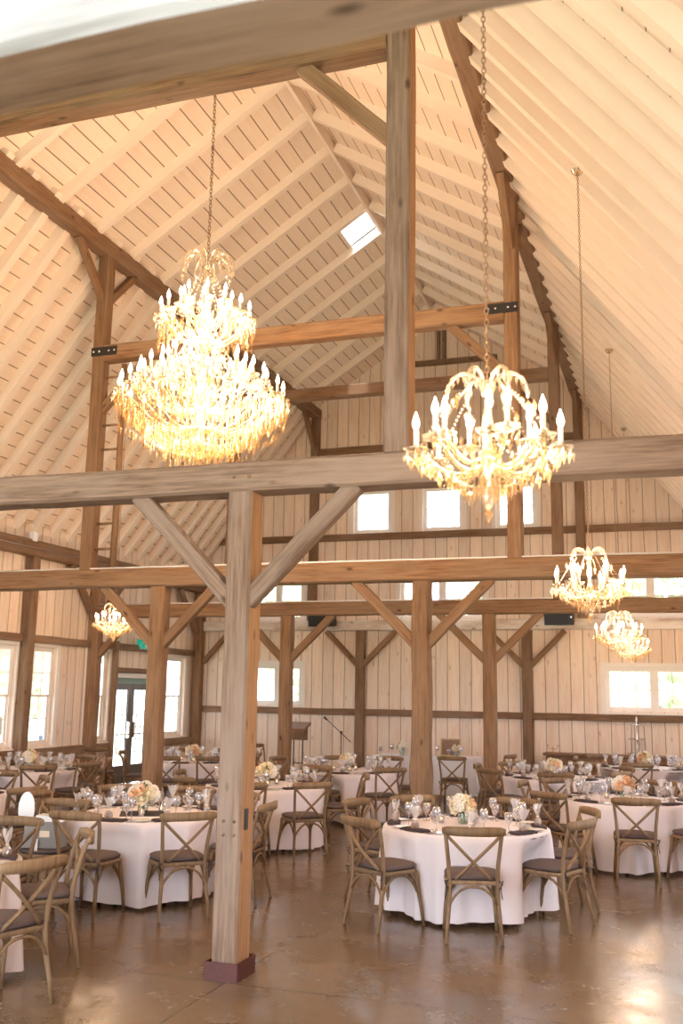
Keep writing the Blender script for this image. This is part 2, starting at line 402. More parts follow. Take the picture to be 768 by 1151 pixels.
# skylight frame
sk = thing('skylight', 'small square skylight glowing white beside the roof ridge', 'skylight', (CX - .33, 15.82, ZR))
og, n, ev, ln, eu = rul
mb = MB()
for (ya, yb, va, vb) in ((15.36, 15.40, .05, .64), (16.24, 16.28, .05, .64), (15.36, 16.28, .03, .07), (15.36, 16.28, .62, .66)):
    c0 = Vector((CX, 0, ZR)) + ev * ((va + vb) / 2) + Vector((0, (ya + yb) / 2, 0)) - n * .14
    ex = Vector((0, 1, 0)); ez = ev; ey = ez.cross(ex)
    mb.box(c0 - Vector(sk.location), (yb - ya, .10, vb - va), Matrix((ex, ey, ez)).transposed())
mb.build('skylight_frame', M['trim'], sk)
mb = MB(); c0 = Vector((CX, 15.82, ZR)) + ev * .345 - n * .20
mb.box(c0 - Vector(sk.location), (.83, .01, .54), Matrix((Vector((0, 1, 0)), ev.cross(Vector((0, 1, 0))), ev)).transposed()); mb.build('pane', M['pane'], sk)

# ------------------------------------------------------------------ timbers
def hewn(name, p0, p1, w, d, mat, label=None, cat=None, seed=0, up=None, parent=None, rough=.004, xaxis=None):
    # timber from p0 to p1; w across (local x), d deep (local y); rounded hewn edges
    p0, p1 = Vector(p0), Vector(p1); z = (p1 - p0); ln = z.length; z.normalize()
    if xaxis is None: xaxis = (1, 0, 0) if abs(z.x) < .9 else (0, 0, 1)
    x = Vector(xaxis); x = (x - z * x.dot(z)).normalized(); y = z.cross(x)
    rr = random.Random(seed * 31 + 5); n = max(3, int(ln / (.07 if rough == .0121 else .35))); b = min(w, d) * .09
    prof = [(-w / 2 + b, -d / 2), (w / 2 - b, -d / 2), (w / 2, -d / 2 + b), (w / 2, d / 2 - b), (w / 2 - b, d / 2), (-w / 2 + b, d / 2), (-w / 2, d / 2 - b), (-w / 2, -d / 2 + b)]
    vs = []; fs = []; sx = sy = 0.
    for i in range(n + 1):
        if rough == .0121: sx = .006 * math.sin(i * .31); sy = .005 * math.sin(i * .23 + 1)
        elif 0 < i < n: sx = rr.uniform(-rough, rough); sy = rr.uniform(-rough, rough)
        else: sx = sy = 0
        kq = 1.5 if rough == .0121 else 3; kx = 1 + rr.uniform(-1, 1) * rough * kq; ky = 1 + rr.uniform(-1, 1) * rough * kq
        for px, py in prof: vs.append((px * kx + sx, py * ky + sy, -ln / 2 + ln * i / n))
    for i in range(n):
        for j in range(8): fs.append((i * 8 + j, i * 8 + (j + 1) % 8, (i + 1) * 8 + (j + 1) % 8, (i + 1) * 8 + j))
    fs += [tuple(range(7, -1, -1)), tuple(n * 8 + j for j in range(8))]
    mb = MB(); mb.add(vs, fs, False); o = mb.build(name, mat)
    basis(o, (p0 + p1) / 2, x, y, z)
    if parent is not None: o.parent = parent; o.matrix_parent_inverse = parent.matrix_world.inverted()
    if label: tag(o, label, cat)
    return o
def child_world(o, parent):
    o.parent = parent; o.matrix_parent_inverse = parent.matrix_world.inverted()

bent_name = {0: 'first crossbeam, nearest overhead', 1: 'front crossbeam', 2: 'middle crossbeam', 3: 'rear crossbeam'}
TIE = {0: (3.33, 3.557), 1: (3.33, 3.557), 2: (3.278, 3.535), 3: (3.247, 3.487)}
tie_lab = {0: 'thick grey crossbeam close overhead across the top of the view', 1: 'weathered grey crossbeam resting on the front timber post', 2: 'brown crossbeam on the second row of posts, with upper posts on it', 3: 'brown crossbeam farthest back, below the back wall windows'}
TD = {0: .23, 1: .26, 2: .24, 3: .22}
mats_b = {0: 'old', 1: 'old', 2: 'gold', 3: 'gold'}
ties = {}
for k, y in enumerate(YB):
    z0, z1 = TIE[k]
    ties[k] = hewn('tie_beam', (WL + .02, y + TD[k] / 2, (z0 + z1) / 2), (WR - .02, y + TD[k] / 2, (z0 + z1) / 2), z1 - z0, TD[k], M[mats_b[k]], tie_lab[k], 'crossbeam', seed=k, rough=.006)
tb = ties[0]; tb.data.materials.append(M['daylit'])  # camera-facing side gets the colour with daylight painted in
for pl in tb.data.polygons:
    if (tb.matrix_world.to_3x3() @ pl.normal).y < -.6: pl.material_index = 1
rows = {'R': CX + RX, 'L': CX - RX}
pw = {0: .2, 1: .19, 2: .215, 3: .21}
post_lab = {(1, 'R'): 'tall weathered grey post in front with a dark red metal foot', (1, 'L'): 'weathered front post out beyond the left edge', (2, 'R'): 'thick knotty brown post behind the front centre table', (2, 'L'): 'thick brown post behind the left round table', (3, 'R'): 'brown post of the rear row, right of centre', (3, 'L'): 'brown post of the rear row in front of the lectern'}
posts = {}
def burl_post(name, x, y, z1, w, d, mat, label):
    o = hewn(name, (x, y, 0), (x, y, z1), w, d, mat, label, 'post', seed=9, rough=.0121)
    for v in o.data.vertices:
        zz = v.co.z + z1 / 2
        k = math.exp(-((zz - .95) / .18) ** 2) * .16 + math.exp(-((zz - .45) / .25) ** 2) * .10 - math.exp(-((zz - .7) / .09) ** 2) * .06
        v.co.x *= 1 + k; v.co.y *= 1 + k
    return o
for k in (1, 2, 3):
    for r in 'RL':
        d = {1: .23, 2: .22, 3: .2}[k]
        f = burl_post if (k, r) == (2, 'R') else None
        if f: posts[k, r] = f('timber_post', rows[r], YB[k] + .005 + d / 2, TIE[k][0], pw[k], d, M[mats_b[k]], post_lab[k, r])
        else: posts[k, r] = hewn('timber_post', (rows[r], YB[k] + .005 + d / 2, 0), (rows[r], YB[k] + .005 + d / 2, TIE[k][0]), pw[k], d, M[mats_b[k]], post_lab[k, r], 'post', seed=k * 7 + ord(r))
def warm_lit_side(o):  # paints the warm glow onto the faces turned right
    o.data.materials.append(M['warm_lit'])
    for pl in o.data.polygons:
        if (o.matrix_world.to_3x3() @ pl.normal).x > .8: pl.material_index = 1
warm_lit_side(posts[1, 'R'])
# metal foot and pegs of the front post
pa = posts[1, 'R']; x, y = rows['R'], YB[1] + .12
mb = MB(); w, d, h = .235, .29, .115
for (c, s) in (((0, -d / 2, h / 2), (w, .012, h)), ((0, d / 2, h / 2), (w, .012, h)), ((-w / 2, 0, h / 2), (.012, d, h)), ((w / 2, 0, h / 2), (.012, d, h))): mb.box((c[0] + x, c[1] + y, c[2]), s)
o = mb.build('metal_foot', M['redboot']); child_world(o, pa); o['label'] = 'dark red metal foot'
for (px, pz) in ((-.035, 1.02), (.045, 1.02), (-.035, .93), (.045, .93)):
    mb = MB(); mb.tube([(x + px, YB[1] + .012, pz), (x + px, YB[1] - .004, pz)], .011, 10); o = mb.build('peg', M['brown']); child_world(o, pa)
mb = MB(); mb.box((x + pw[1] / 2 + .002, YB[1] + .09, 1.03), (.012, .045, .14)); o = mb.build('mortise', M['black']); child_world(o, pa)
for tx in (-.05, .07):
    mb = MB(); mb.tube([(x + tx, YB[1] + .012, 3.44), (x + tx, YB[1] - .005, 3.44)], .013, 10); o = mb.build('peg', M['brown']); child_world(o, ties[1])

# knee braces
side_word = {-1: 'left', 1: 'right'}
row_word = {(1, 'R'): 'the front grey post', (1, 'L'): 'the front post beyond the left edge', (2, 'R'): 'the knotty brown post', (2, 'L'): 'the left brown post of the middle row', (3, 'R'): 'the rear brown post right of centre', (3, 'L'): 'the rear brown post before the lectern'}
for k in (1, 2, 3):
    for r in 'RL':
        for s in (-1, 1):
            x = rows[r]; y = YB[k] + (.10 if k > 1 else .085); z = TIE[k][0]
            hewn('knee_brace', (x + s * (.05), y, z - .80), (x + s * .87, y, z + .02), .125, .11, M['gold' if (k > 1) else 'old'], 'slanting brace on the %s side of %s' % (side_word[s], row_word[k, r]), 'brace', seed=k * 9 + s + ord(r), xaxis=(0, 0, 1))
# purlin posts standing on the crossbeams
PZ = 8.22; up_w = {1: .185, 2: .18, 3: .18}
up_lab = {(1, 1): 'tall grey post rising from the front crossbeam past the big chandelier', (1, -1): 'upper post on the front crossbeam beyond the left edge', (2, 1): 'orange-lit upper post on the middle crossbeam behind the hanging chandelier', (2, -1): 'upper post with the ladder beside it on the middle crossbeam', (3, 1): 'upper post on the rear crossbeam below the right roof timber', (3, -1): 'upper post on the rear crossbeam hidden behind the big chandelier'}
upm = {1: 'old', 2: 'gold', 3: 'brown'}
UT = {1: (6.72, 6.96), 2: (6.582, 6.823), 3: (7.27, 7.485)}
for k in (1, 2, 3):
    for s in (-1, 1):
        x = CX + s * PX; y = YB[k] + .11
        up_ = hewn('upper_post', (x, y, TIE[k][1]), (x, y, PZ), up_w[k], .2, M[upm[k]], up_lab[k, s], 'post', seed=k * 5 + s)
        if k == 1: warm_lit_side(up_)
    z0, z1 = UT[k]; y = YB[k] + .11
    t = hewn('upper_tie_beam', (CX - PX + up_w[k] / 2, y, (z0 + z1) / 2), (CX + PX - up_w[k] / 2, y, (z0 + z1) / 2), z1 - z0, .2, M['gold' if k < 3 else 'brown'],
             {1: 'high orange-lit beam under the nearest crossbeam, joined to the tall grey post', 2: 'high golden beam with black metal straps at both ends', 3: 'high dark beam across the rear, below the gable peak'}[k], 'beam', seed=60 + k)
    for s in (-1, 1):
        if k == 3 and s < 0: continue
        hewn('upper_brace', (CX + s * (PX - .05), y, z0 - .74), (CX + s * (PX - .80), y, z0 + .02), .12, .1, M['gold' if k == 1 else upm[k]],
             'slanting brace between the %s upper post and its high beam, %s frame' % (side_word[s], {1: 'front', 2: 'middle', 3: 'rear'}[k]), 'brace', seed=70 + k + s, xaxis=(0, 0, 1))
    if k == 2:
        for s in (-1, 1):
            mb = MB(); xc = CX + s * (PX - .11)
            mb.box((xc, YB[k] + .002, (z0 + z1) / 2 + .02), (.42, .012, .13)); st = mb.build('metal_strap', M['black']); child_world(st, t)
            for dx in (-.17, -.08, .08, .17):
                mb = MB(); mb.lathe([(0.001, .012), (.014, .008), (.016, 0)], 10, cap0=False); b = mb.build('bolt', M['silver']); b.rotation_euler = (PI / 2, 0, 0); b.location = (xc + dx, YB[k] - .004, (z0 + z1) / 2 + .02)
                bpy.context.view_layer.update(); b.parent = st; b.matrix_parent_inverse = st.matrix_world.inverted()
for s in (-1, 1):
    hewn('purlin', (CX + s * (PX), YN, PZ + .125), (CX + s * PX, YD - .02, PZ + .125), .22, .25, M['brown'], 'long %s roof timber running lengthwise under the bend of the roof' % side_word[s], 'roof beam', seed=80 + s, rough=.008, xaxis=(1, 0, 0))
    for k in (1, 2, 3):
        for t in (-1, 1):
            x = CX + s * PX; y = YB[k] + .11
            hewn('purlin_brace', (x, y + t * .07, PZ - .68), (x, y + t * .76, PZ + .01), .1, .11, M['gold' if k < 3 else 'brown'],
                 'lengthwise brace under the %s roof timber, %s side of the %s upper post' % (side_word[s], {-1: 'near', 1: 'far'}[t], {1: 'front', 2: 'middle', 3: 'rear'}[k]), 'brace', seed=90 + k * 3 + s + t, xaxis=(1, 0, 0))
    hewn('purlin_brace', (CX + s * PX, YD - .15, PZ - .8), (CX + s * PX, YD - .85, PZ + .01), .1, .11, M['brown'], 'lengthwise brace under the %s roof timber at the back wall' % side_word[s], 'brace', seed=130 + s, xaxis=(1, 0, 0))
# ladder beside the upper post
ld = thing('ladder', 'slim wooden ladder fixed beside the upper post on the middle crossbeam', 'ladder', (-7.53, YB[2] + .12, TIE[2][1]))
mb = MB(); mb.tube([(.13, 0, 0), (.135, 0, 1.5), (.13, 0, 3.0)], [.05, .043, .04], 10); mb.build('rail', M['gold'], ld)
for i in range(8):
    mb = MB(); mb.tube([(-.18, 0, .3 + i * .36), (.13, 0, .3 + i * .36)], .018, 8); mb.build('rung', M['gold'], ld)

# ------------------------------------------------------------------ left wall timbers
def wallpost(y, w, z1, label, mat='brown', d=.2, x=WL + .1, seed=0):
    return hewn('wall_post', (x, y, 0), (x, y, z1), d, w, M[mat], label, 'post', seed=seed, xaxis=(1, 0, 0))
PL0, PL1 = 4.158, 4.433
plate = hewn('wall_plate', (WL + .12, YN, (PL0 + PL1) / 2), (WL + .12, YD - .02, (PL0 + PL1) / 2), .22, PL1 - PL0, M['brown'], 'long brown beam topping the left wall where the roof starts', 'beam', seed=140, xaxis=(1, 0, 0))
hewn('wall_plate', (WR - .12, YN, (PL0 + PL1) / 2), (WR - .12, YD - .02, (PL0 + PL1) / 2), .22, PL1 - PL0, M['brown'], 'long brown beam topping the right wall beyond the picture', 'beam', seed=141, xaxis=(1, 0, 0))
wallpost(14.47, .19, PL0, 'wall post between the first and second tall windows', seed=150)
wallpost(YB[3] + .11, .22, PL0, 'thick golden wall post between the second and third tall windows', 'gold', d=.24, seed=151)
wallpost(17.40, .1, 2.85, 'thin dark wall post beside the double door', d=.12, x=WL + .06, seed=152)
wallpost(YB[2] + .11, .22, PL0, 'wall post ahead of the tall windows beyond the left edge', seed=153)
wallpost(YB[1] + .11, .22, PL0, 'front wall post beyond the left edge', seed=154)
hewn('corner_post', (WL + .14, YD - .14, 0), (WL + .14, YD - .14, PL0), .2, .2, M['gold'], 'golden corner post where left and back walls meet', 'post', seed=155)
for i, (a, b) in enumerate(((YN, 11.7), (11.99, 14.36), (14.57, 16.45), (16.69, 20.82))):
    hewn('wall_girt', (WL + .05, a, 2.745), (WL + .05, b, 2.745), .09, .13, M['brown'], ['brown rail above the nearest left wall windows', 'brown rail above the first tall window at left', 'brown rail above the second tall window', 'brown rail above the third window and door'][i], 'wall rail', seed=160 + i, xaxis=(1, 0, 0))
for i, (a, b) in enumerate(((YN, 11.7), (11.99, 14.36), (14.57, 16.45), (16.69, 17.3), (19.12, 20.82))):
    hewn('wall_sill_beam', (WL + .05, a, .78), (WL + .05, b, .78), .1, .15, M['brown'], 'grey-brown low rail under the ' + ['nearest left wall windows', 'first tall window at left', 'second tall window', 'third tall window beside the door', 'fourth tall window in the corner'][i], 'wall rail', seed=170 + i, xaxis=(1, 0, 0))
for i, (y0, t) in enumerate(((YB[3] + .11, -1), (YB[3] + .11, 1), (YD - .2, -1), (YB[2] + .11, 1))):
    hewn('wall_brace', (WL + .13, y0 + t * .08, PL0 - .95), (WL + .13, y0 + t * 1.0, PL0 + .0), .1, .13, M['brown' if i != 1 else 'gold'], ['wall brace sloping up on the near side of the golden wall post', 'wall brace sloping up on the far side of the golden wall post', 'wall brace sloping up from the back left corner post', 'wall brace beyond the left edge under the wall plate'][i], 'brace', seed=180 + i, xaxis=(1, 0, 0))
hewn('knee_brace', (WL + .2, YB[3] + .1, TIE[3][0] - .72), (WL + .9, YB[3] + .1, TIE[3][0] + .02), .12, .1, M['gold'], 'slanting brace from the golden wall post to the rear crossbeam', 'brace', seed=190, xaxis=(0, 0, 1))
hewn('wall_girt', (WL + .05, 17.46, 2.28), (WL + .05, 19.06, 2.28), .07, .1, M['brown'], 'dark rail directly above the double door', 'wall rail', seed=191, xaxis=(1, 0, 0))
jb = MB(); jb.box((0, 0, 0), (.08, .12, .16)); o = jb.build('junction_box', M['china'], None, (WL + .2, 14.3, PL1 + .05)); tag(o, 'small white junction box on top of the left wall beam', 'junction box')
mb = MB(); mb.tube([(WL + .245, YN, 4.29), (WL + .245, 10, 4.285), (WL + .245, 20.8, 4.29)], .011, 6); o = mb.build('conduit', M['silver']); tag(o, 'thin metal conduit running along the left wall beam', 'conduit')
for k, nm in ((2, 'middle'), (3, 'rear')):
    mb = MB(); mb.tube([(WL + .1, YB[k] + .04, TIE[k][1] + .012), (CX, YB[k] + .03, TIE[k][1] + .012), (WR - .1, YB[k] + .04, TIE[k][1] + .012)], .012, 6)
    o = mb.build('light_cable', M['china']); tag(o, 'thin white cable lying along the top of the %s crossbeam' % nm, 'cable')
# ------------------------------------------------------------------ back wall timbers
YW = YD - .09
bp = {}
for r in 'RL':
    hewn('back_wall_post', (rows[r], YW, 0), (rows[r], YW, 3.26), .2, .17, M['brown'], {'R': 'dark rough post against the back wall, right of centre', 'L': 'brown post against the back wall near the microphone stand'}[r], 'post', seed=200 + ord(r))
    for s in (-1, 1):
        x = rows[r]; hewn('back_wall_brace', (x + s * .06, YW - .02, 2.50), (x + s * .80, YW - .02, 3.25), .11, .09, M['gold'], 'slanting brace on the %s of the %s back wall post' % (side_word[s], {'R': 'dark rough', 'L': 'brown'}[r]), 'brace', seed=210 + s + ord(r), xaxis=(0, 0, 1))
hewn('back_wall_brace', (WL + .25, YW - .02, 2.55), (WL + .85, YW - .02, 3.2), .11, .09, M['gold'], 'slanting brace on the back wall at the left corner post', 'brace', seed=215, xaxis=(0, 0, 1))
hewn('back_wall_beam', (WL + .26, YW - .02, 3.375), (WR - .1, YW - .02, 3.375), .22, .18, M['pale'], 'pale whitewashed beam with peeling paint across the back wall', 'beam', seed=220, rough=.008)
def girt(z, h, x0, x1, label, mat='brown', d=.1):
    hewn('back_wall_rail', (x0, YD - d / 2 - .005, z), (x1, YD - d / 2 - .005, z), h, d, M[mat], label, 'wall rail', seed=int(z * 10 + x0))
girt(1.485, .14, WL + .26, rows['L'] - .1, 'low back wall rail at the left, below the small window')
girt(1.485, .14, rows['L'] + .1, rows['R'] - .1, 'low back wall rail between the two back wall posts')
girt(1.485, .14, rows['R'] + .1, WR - .02, 'low back wall rail at right, below the wide window')
girt(5.38, .15, WL + .1, CX - PX - .09, 'middle back wall rail, left of the upper wall posts')
girt(5.38, .15, CX - PX + .09, CX + PX - .09, 'dark back wall rail just below the three upper windows')
girt(5.38, .15, CX + PX + .09, WR - .02, 'middle back wall rail at right, beside the hanging chains')
girt(7.42, .15, CX - PX + .09, CX + PX - .09, 'high back wall rail crossing the gable')
girt(9.36, .12, CX - 1.28, CX + 1.28, 'short top rail near the gable peak')
for s in (-1, 1):
    hewn('back_wall_post', (CX + s * PX, YW, 3.49), (CX + s * PX, YW, PZ), .19, .17, M['brown'], 'upper post standing against the back gable on the %s' % side_word[s], 'post', seed=230 + s)
    hewn('king_post', (CX + s * .065, YD - .06, 9.42), (CX + s * .065, YD - .06, 10.12), .07, .1, M['brown'], 'short dark post under the gable peak, %s one of the pair' % side_word[s], 'post', seed=240 + s)

# ------------------------------------------------------------------ windows
def window(idx, origin, eu, n, w, h, cols, rows_, double=False, casing=.1, wall_t=.14, mull=None, sash_cols=None):
    # origin = lower left corner of the opening on the room face; eu along width; n towards the room
    e = thing('window_%d' % idx, None, None); e['kind'] = 'structure'
    eu, n, ez = Vector(eu), Vector(n), Vector((0, 0, 1)); mt = Matrix((eu, n, ez)).transposed()
    def P(u, d, z): return Vector(origin) + eu * u + n * d + ez * z
    def bx(mb, u0, u1, d0, d1, z0, z1): mb.box(P((u0 + u1) / 2, (d0 + d1) / 2, (z0 + z1) / 2), (u1 - u0, d1 - d0, z1 - z0), mt)
    c = MB(); t = .022
    bx(c, -casing, 0, 0, t, -.02, h + casing); bx(c, w, w + casing, 0, t, -.02, h + casing); bx(c, 0, w, 0, t, h, h + casing)
    c.build('casing', M['trim'], e)
    s = MB(); bx(s, -casing - .02, w + casing + .02, -.02, .05, -.06, -.02); s.build('sill', M['trim'], e)
    f = MB(); k = .045
    for (a, b, p, q) in ((0, k, 0, h), (w - k, w, 0, h), (k, w - k, 0, k), (k, w - k, h - k, h)): bx(f, a, b, -.11, -.05, p, q)
    f.build('frame', M['trim'], e)
    def sash(u0, u1, z0, z1, c_, r_, dd):
        g = MB(); k = .04
        for (a, b, p, q) in ((u0, u0 + k, z0, z1), (u1 - k, u1, z0, z1), (u0 + k, u1 - k, z0, z0 + k), (u0 + k, u1 - k, z1 - k, z1)): bx(g, a, b, dd - .03, dd, p, q)
        for i in range(1, c_): u = u0 + k + (u1 - u0 - 2 * k) * i / c_; bx(g, u - .009, u + .009, dd - .025, dd - .004, z0 + k, z1 - k)
        for i in range(1, r_): z = z0 + k + (z1 - z0 - 2 * k) * i / r_; bx(g, u0 + k, u1 - k, dd - .024, dd - .005, z - .009, z + .009)
        sh = g.build('sash', M['trim'], e)
        pn = MB(); bx(pn, u0 + k, u1 - k, dd - .018, dd - .014, z0 + k, z1 - k); pn.build('pane', M['pane'], sh)
    k = .045
    if double:
        sash(k, w - k, h / 2 - .02, h - k, cols, rows_, -.055); sash(k, w - k, k, h / 2 + .02, cols, rows_, -.085)
    elif mull:
        m_ = MB(); bx(m_, w * mull - .045, w * mull + .045, -.11, -.03, k, h - k); m_.build('mullion', M['trim'], e)
        sash(k, w * mull - .045, k, h - k, cols, rows_, -.06); sash(w * mull + .045, w - k, k, h - k, cols, rows_, -.06)
    else: sash(k, w - k, k, h - k, cols, rows_, -.06)
    return e
wi = 1
for (a, b, c, d) in lwin:
    if c == 0: continue
    window(wi, (WL, a, c), (0, 1, 0), (1, 0, 0), b - a, d - c, 3 if b - a > .8 else 2, 2, True); wi += 1
for i, (a, b, c, d) in enumerate(backwin):
    wide = b - a > 1.5
    window(wi, (b, YD, c), (-1, 0, 0), (0, -1, 0), b - a, d - c, 3 if wide else 2, 2, mull=.5 if (wide or b - a > 1.1) else None, casing=.09); wi += 1
for (a, b, c, d) in rwin:
    window(wi, (WR, b, c), (0, -1, 0), (-1, 0, 0), b - a, d - c, 3, 2, True); wi += 1
# double door
D0, D1, DH = 17.52, 19.0, 2.13
dr = thing('door_1', None, None); dr['kind'] = 'structure'
mb = MB()
for (y0, y1, z0, z1) in ((D0 - .09, D0, 0, DH + .09), (D1, D1 + .09, 0, DH + .09), (D0, D1, DH, DH + .09)): mb.box((WL + .012, (y0 + y1) / 2, (z0 + z1) / 2), (.03, y1 - y0, z1 - z0))
mb.build('door_casing', M['trim'], dr)
mb = MB(); mb.box((WL - .05, (D0 + D1) / 2, DH - .06), (.06, D1 - D0, .12)); mb.build('transom', M['sage'], dr)
hw = (D1 - D0) / 2
for i in range(2):
    y0 = D0 + i * hw + .01; y1 = y0 + hw - .02; zt = DH - .12
    mb = MB()
    for (a, b, p, q) in ((y0, y0 + .11, .02, zt), (y1 - .11, y1, .02, zt), (y0 + .11, y1 - .11, .02, .38), (y0 + .11, y1 - .11, zt - .13, zt)): mb.box((WL - .05, (a + b) / 2, (p + q) / 2), (.045, b - a, q - p))
    yy = (y0 + y1) / 2
    for q in (-.08, .08): mb.box((WL - .05, yy + q, 1.15), (.02, .012, 1.5))
    for j in range(1, 6): mb.box((WL - .05, yy, .38 + j * (zt - .51) / 6), (.02, y1 - y0 - .22, .012))
    lf = mb.build('door_leaf', M['doorgrey'], dr)
    mb = MB(); mb.box((WL - .05, yy, (.38 + zt - .13) / 2), (.006, y1 - y0 - .22, zt - .51)); mb.build('pane', M['pane'], lf)
    mb = MB(); mb.tube([(WL + .03, y0 + .08, 1.0), (WL + .06, y0 + .1, 1.0), (WL + .06, y1 - .1, 1.0), (WL + .03, y1 - .08, 1.0)], .016, 8)
    mb.box((WL + .0, y0 + .09 if i else y1 - .09, 1.08), (.05, .06, .32)); mb.build('push_bar', M['silver'], lf)

# exit sign, alarm
ex = thing('exit_sign', 'green illuminated running-man exit sign above the double door', 'exit sign', (WL + .19, 18.30, 2.83))
mb = MB(); mb.box((0, 0, 0), (.34, .06, .22)); mb.build('housing', M['china'], ex)
mb = MB(); mb.box((0, -.033, 0), (.31, .008, .19)); pn = mb.build('lit_panel', M['green_sign'], ex)
mb = MB(); mb.box((.08, -.04, 0), (.07, .006, .14)); mb.lathe([(.001, -.003), (.014, 0), (.001, .003)], 8, (-.02, -.04, .05)); mb.bar((-.03, -.04, .03), (-.055, -.04, -.02), .025, .006); mb.bar((-.055, -.04, -.02), (-.03, -.04, -.07), .015, .006); mb.bar((-.055, -.04, -.02), (-.10, -.04, -.05), .015, .006); mb.bar((-.03, -.04, .03), (.01, -.04, .0), .012, .006); mb.build('running_man', M['china'], pn)
fa = thing('fire_alarm', 'small red fire alarm box beside the double door', 'fire alarm', (WL + .0, 19.3, 1.16))
mb = MB(); mb.box((.03, 0, 0), (.06, .10, .13)); mb.build('alarm_box', M['red'], fa); mb = MB(); mb.box((.066, 0, 0), (.012, .07, .02)); mb.build('pull_bar', M['china'], fa)

# speakers
for sx, lab in ((-7.45, 'black speaker on the back wall beam, left one'), (-2.25, 'black speaker on the back wall beam, right one')):
    t = thing('speaker', lab, 'speaker', (sx, YD - .33, 3.47)); t.rotation_euler = (math.radians(8), 0, 0)
    mb = MB(); mb.box((0, 0, 0), (.58, .26, .24)); mb.build('cabinet', M['black'], t)
    mb = MB(); mb.box((-.03, -.135, 0), (.48, .012, .20)); g = mb.build('grille', M['blackmetal'], t)
    mb = MB(); mb.box((.255, -.135, .05), (.03, .008, .03)); mb.build('badge', M['silver'], t)
    mb = MB(); mb.box((0, .16, 0), (.08, .1, .1)); mb.build('bracket', M['blackmetal'], t)

# ------------------------------------------------------------------ outside
o = MB(); o.box((-5, 15, -.35), (160, 160, .3)); g = o.build('ground', M['lawn']); g['kind'] = 'structure'
mb = MB(); mb.box((-12.6, 12.5, -.15), (3.6, 30, .16)); g = mb.build('terrace_ground', M['stone']); g['kind'] = 'structure'
pr = thing('porch_roof', 'pale porch roof outside the left wall windows', 'porch roof', (-13.9, 12.5, 0))
mb = MB(); mb.bar((3.1, 0, 3.6), (-.4, 0, 2.95), 20, .08, (0, 0, 1)); mb.v = [(v[0], v[1], v[2]) for v in mb.v]
mb = MB(); mt = Matrix.Rotation(math.atan2(.65, 3.5), 3, 'Y').inverted(); mb.box((1.35, 0, 3.28), (3.6, 20, .07), mt); mb.build('canopy', M['trimwarm'], pr)
mb = MB(); mb.box((-.1, 0, 2.72), (.14, 20, .3)); mb.build('header_beam', M['trimwarm'], pr)
for yy in (-6, -1.5, 3, 7.5):
    mb = MB(); mb.box((-.1, yy, 1.27), (.14, .14, 2.6)); mb.build('porch_post', M['trim'], pr)
def tree(x, y, h, r, label, seed):
    t = thing('tree', label, 'tree', (x, y, -.2), 0, 'trees outside the barn'); rr = random.Random(seed)
    mb = MB(); mb.tube([(0, 0, 0), (.1, .05, h * .35), (0, .1, h * .7)], [.22, .16, .07], 8); mb.build('trunk', M['bark'], t)
    mb = MB()
    for i in range(900):
        a = rr.uniform(0, 2 * PI); b = math.acos(rr.uniform(-1, 1)); q = r * rr.uniform(.45, 1) ** .6
        c = Vector((q * math.sin(b) * math.cos(a), q * math.sin(b) * math.sin(a), h * .62 + q * math.cos(b) * h * .42 / r))
        d1 = Vector((rr.uniform(-1, 1), rr.uniform(-1, 1), rr.uniform(-1, 1))).normalized() * .28; d2 = d1.cross(Vector((rr.uniform(-1, 1), rr.uniform(-1, 1), rr.uniform(-1, 1)))).normalized() * .2
        mb.add([c - d1, c + d2, c + d1, c - d2], [(0, 1, 2, 3)], False)
    mb.build('crown', M['foliage'], t)
for i, (x, y, h, r, lb) in enumerate(((-10.5, 30, 7, 2.4, 'leafy tree behind the left back wall windows'), (-4.8, 35, 8.5, 2.5, 'leafy tree behind the small upper middle windows'), (-.6, 29, 6.0, 2.0, 'leafy tree behind the wide right back window'), (3.8, 31, 7, 2.0, 'leafy tree behind the right end of the wide back window'),
      (-24, 18, 5, 3., 'bushy tree seen through the second tall window'), (-31, 24.5, 5, 3, 'bushy tree seen through the third tall window'), (-23, 31, 4.5, 2.6, 'bushy tree seen through the double door'), (-29, 38, 6, 3, 'bushy tree seen through the corner window'))):
    tree(x, y, h, r, lb, i)
# garden chairs on the terrace
gc = thing('terrace_chair', 'blue-grey terrace chair outside the second tall window, nearer one', 'garden chair', (-12.6, 16.9, -.07), .3)
mb = MB(); mb.box((0, 0, .42), (.5, .5, .05)); mb.build('seat', M['blue_chair'], gc)
mb = MB(); mb.box((0, .25, .72), (.5, .05, .55)); mb.build('backrest', M['blue_chair'], gc)
for a in (-.22, .22):
    for b in (-.22, .22): mb = MB(); mb.box((a, b, .2), (.04, .04, .4)); mb.build('leg', M['blue_chair'], gc)
bpy.context.view_layer.update()
copy_tree(gc, 'blue-grey terrace chair outside the second tall window, farther one', (-12.4, 17.7, -.07), .1)

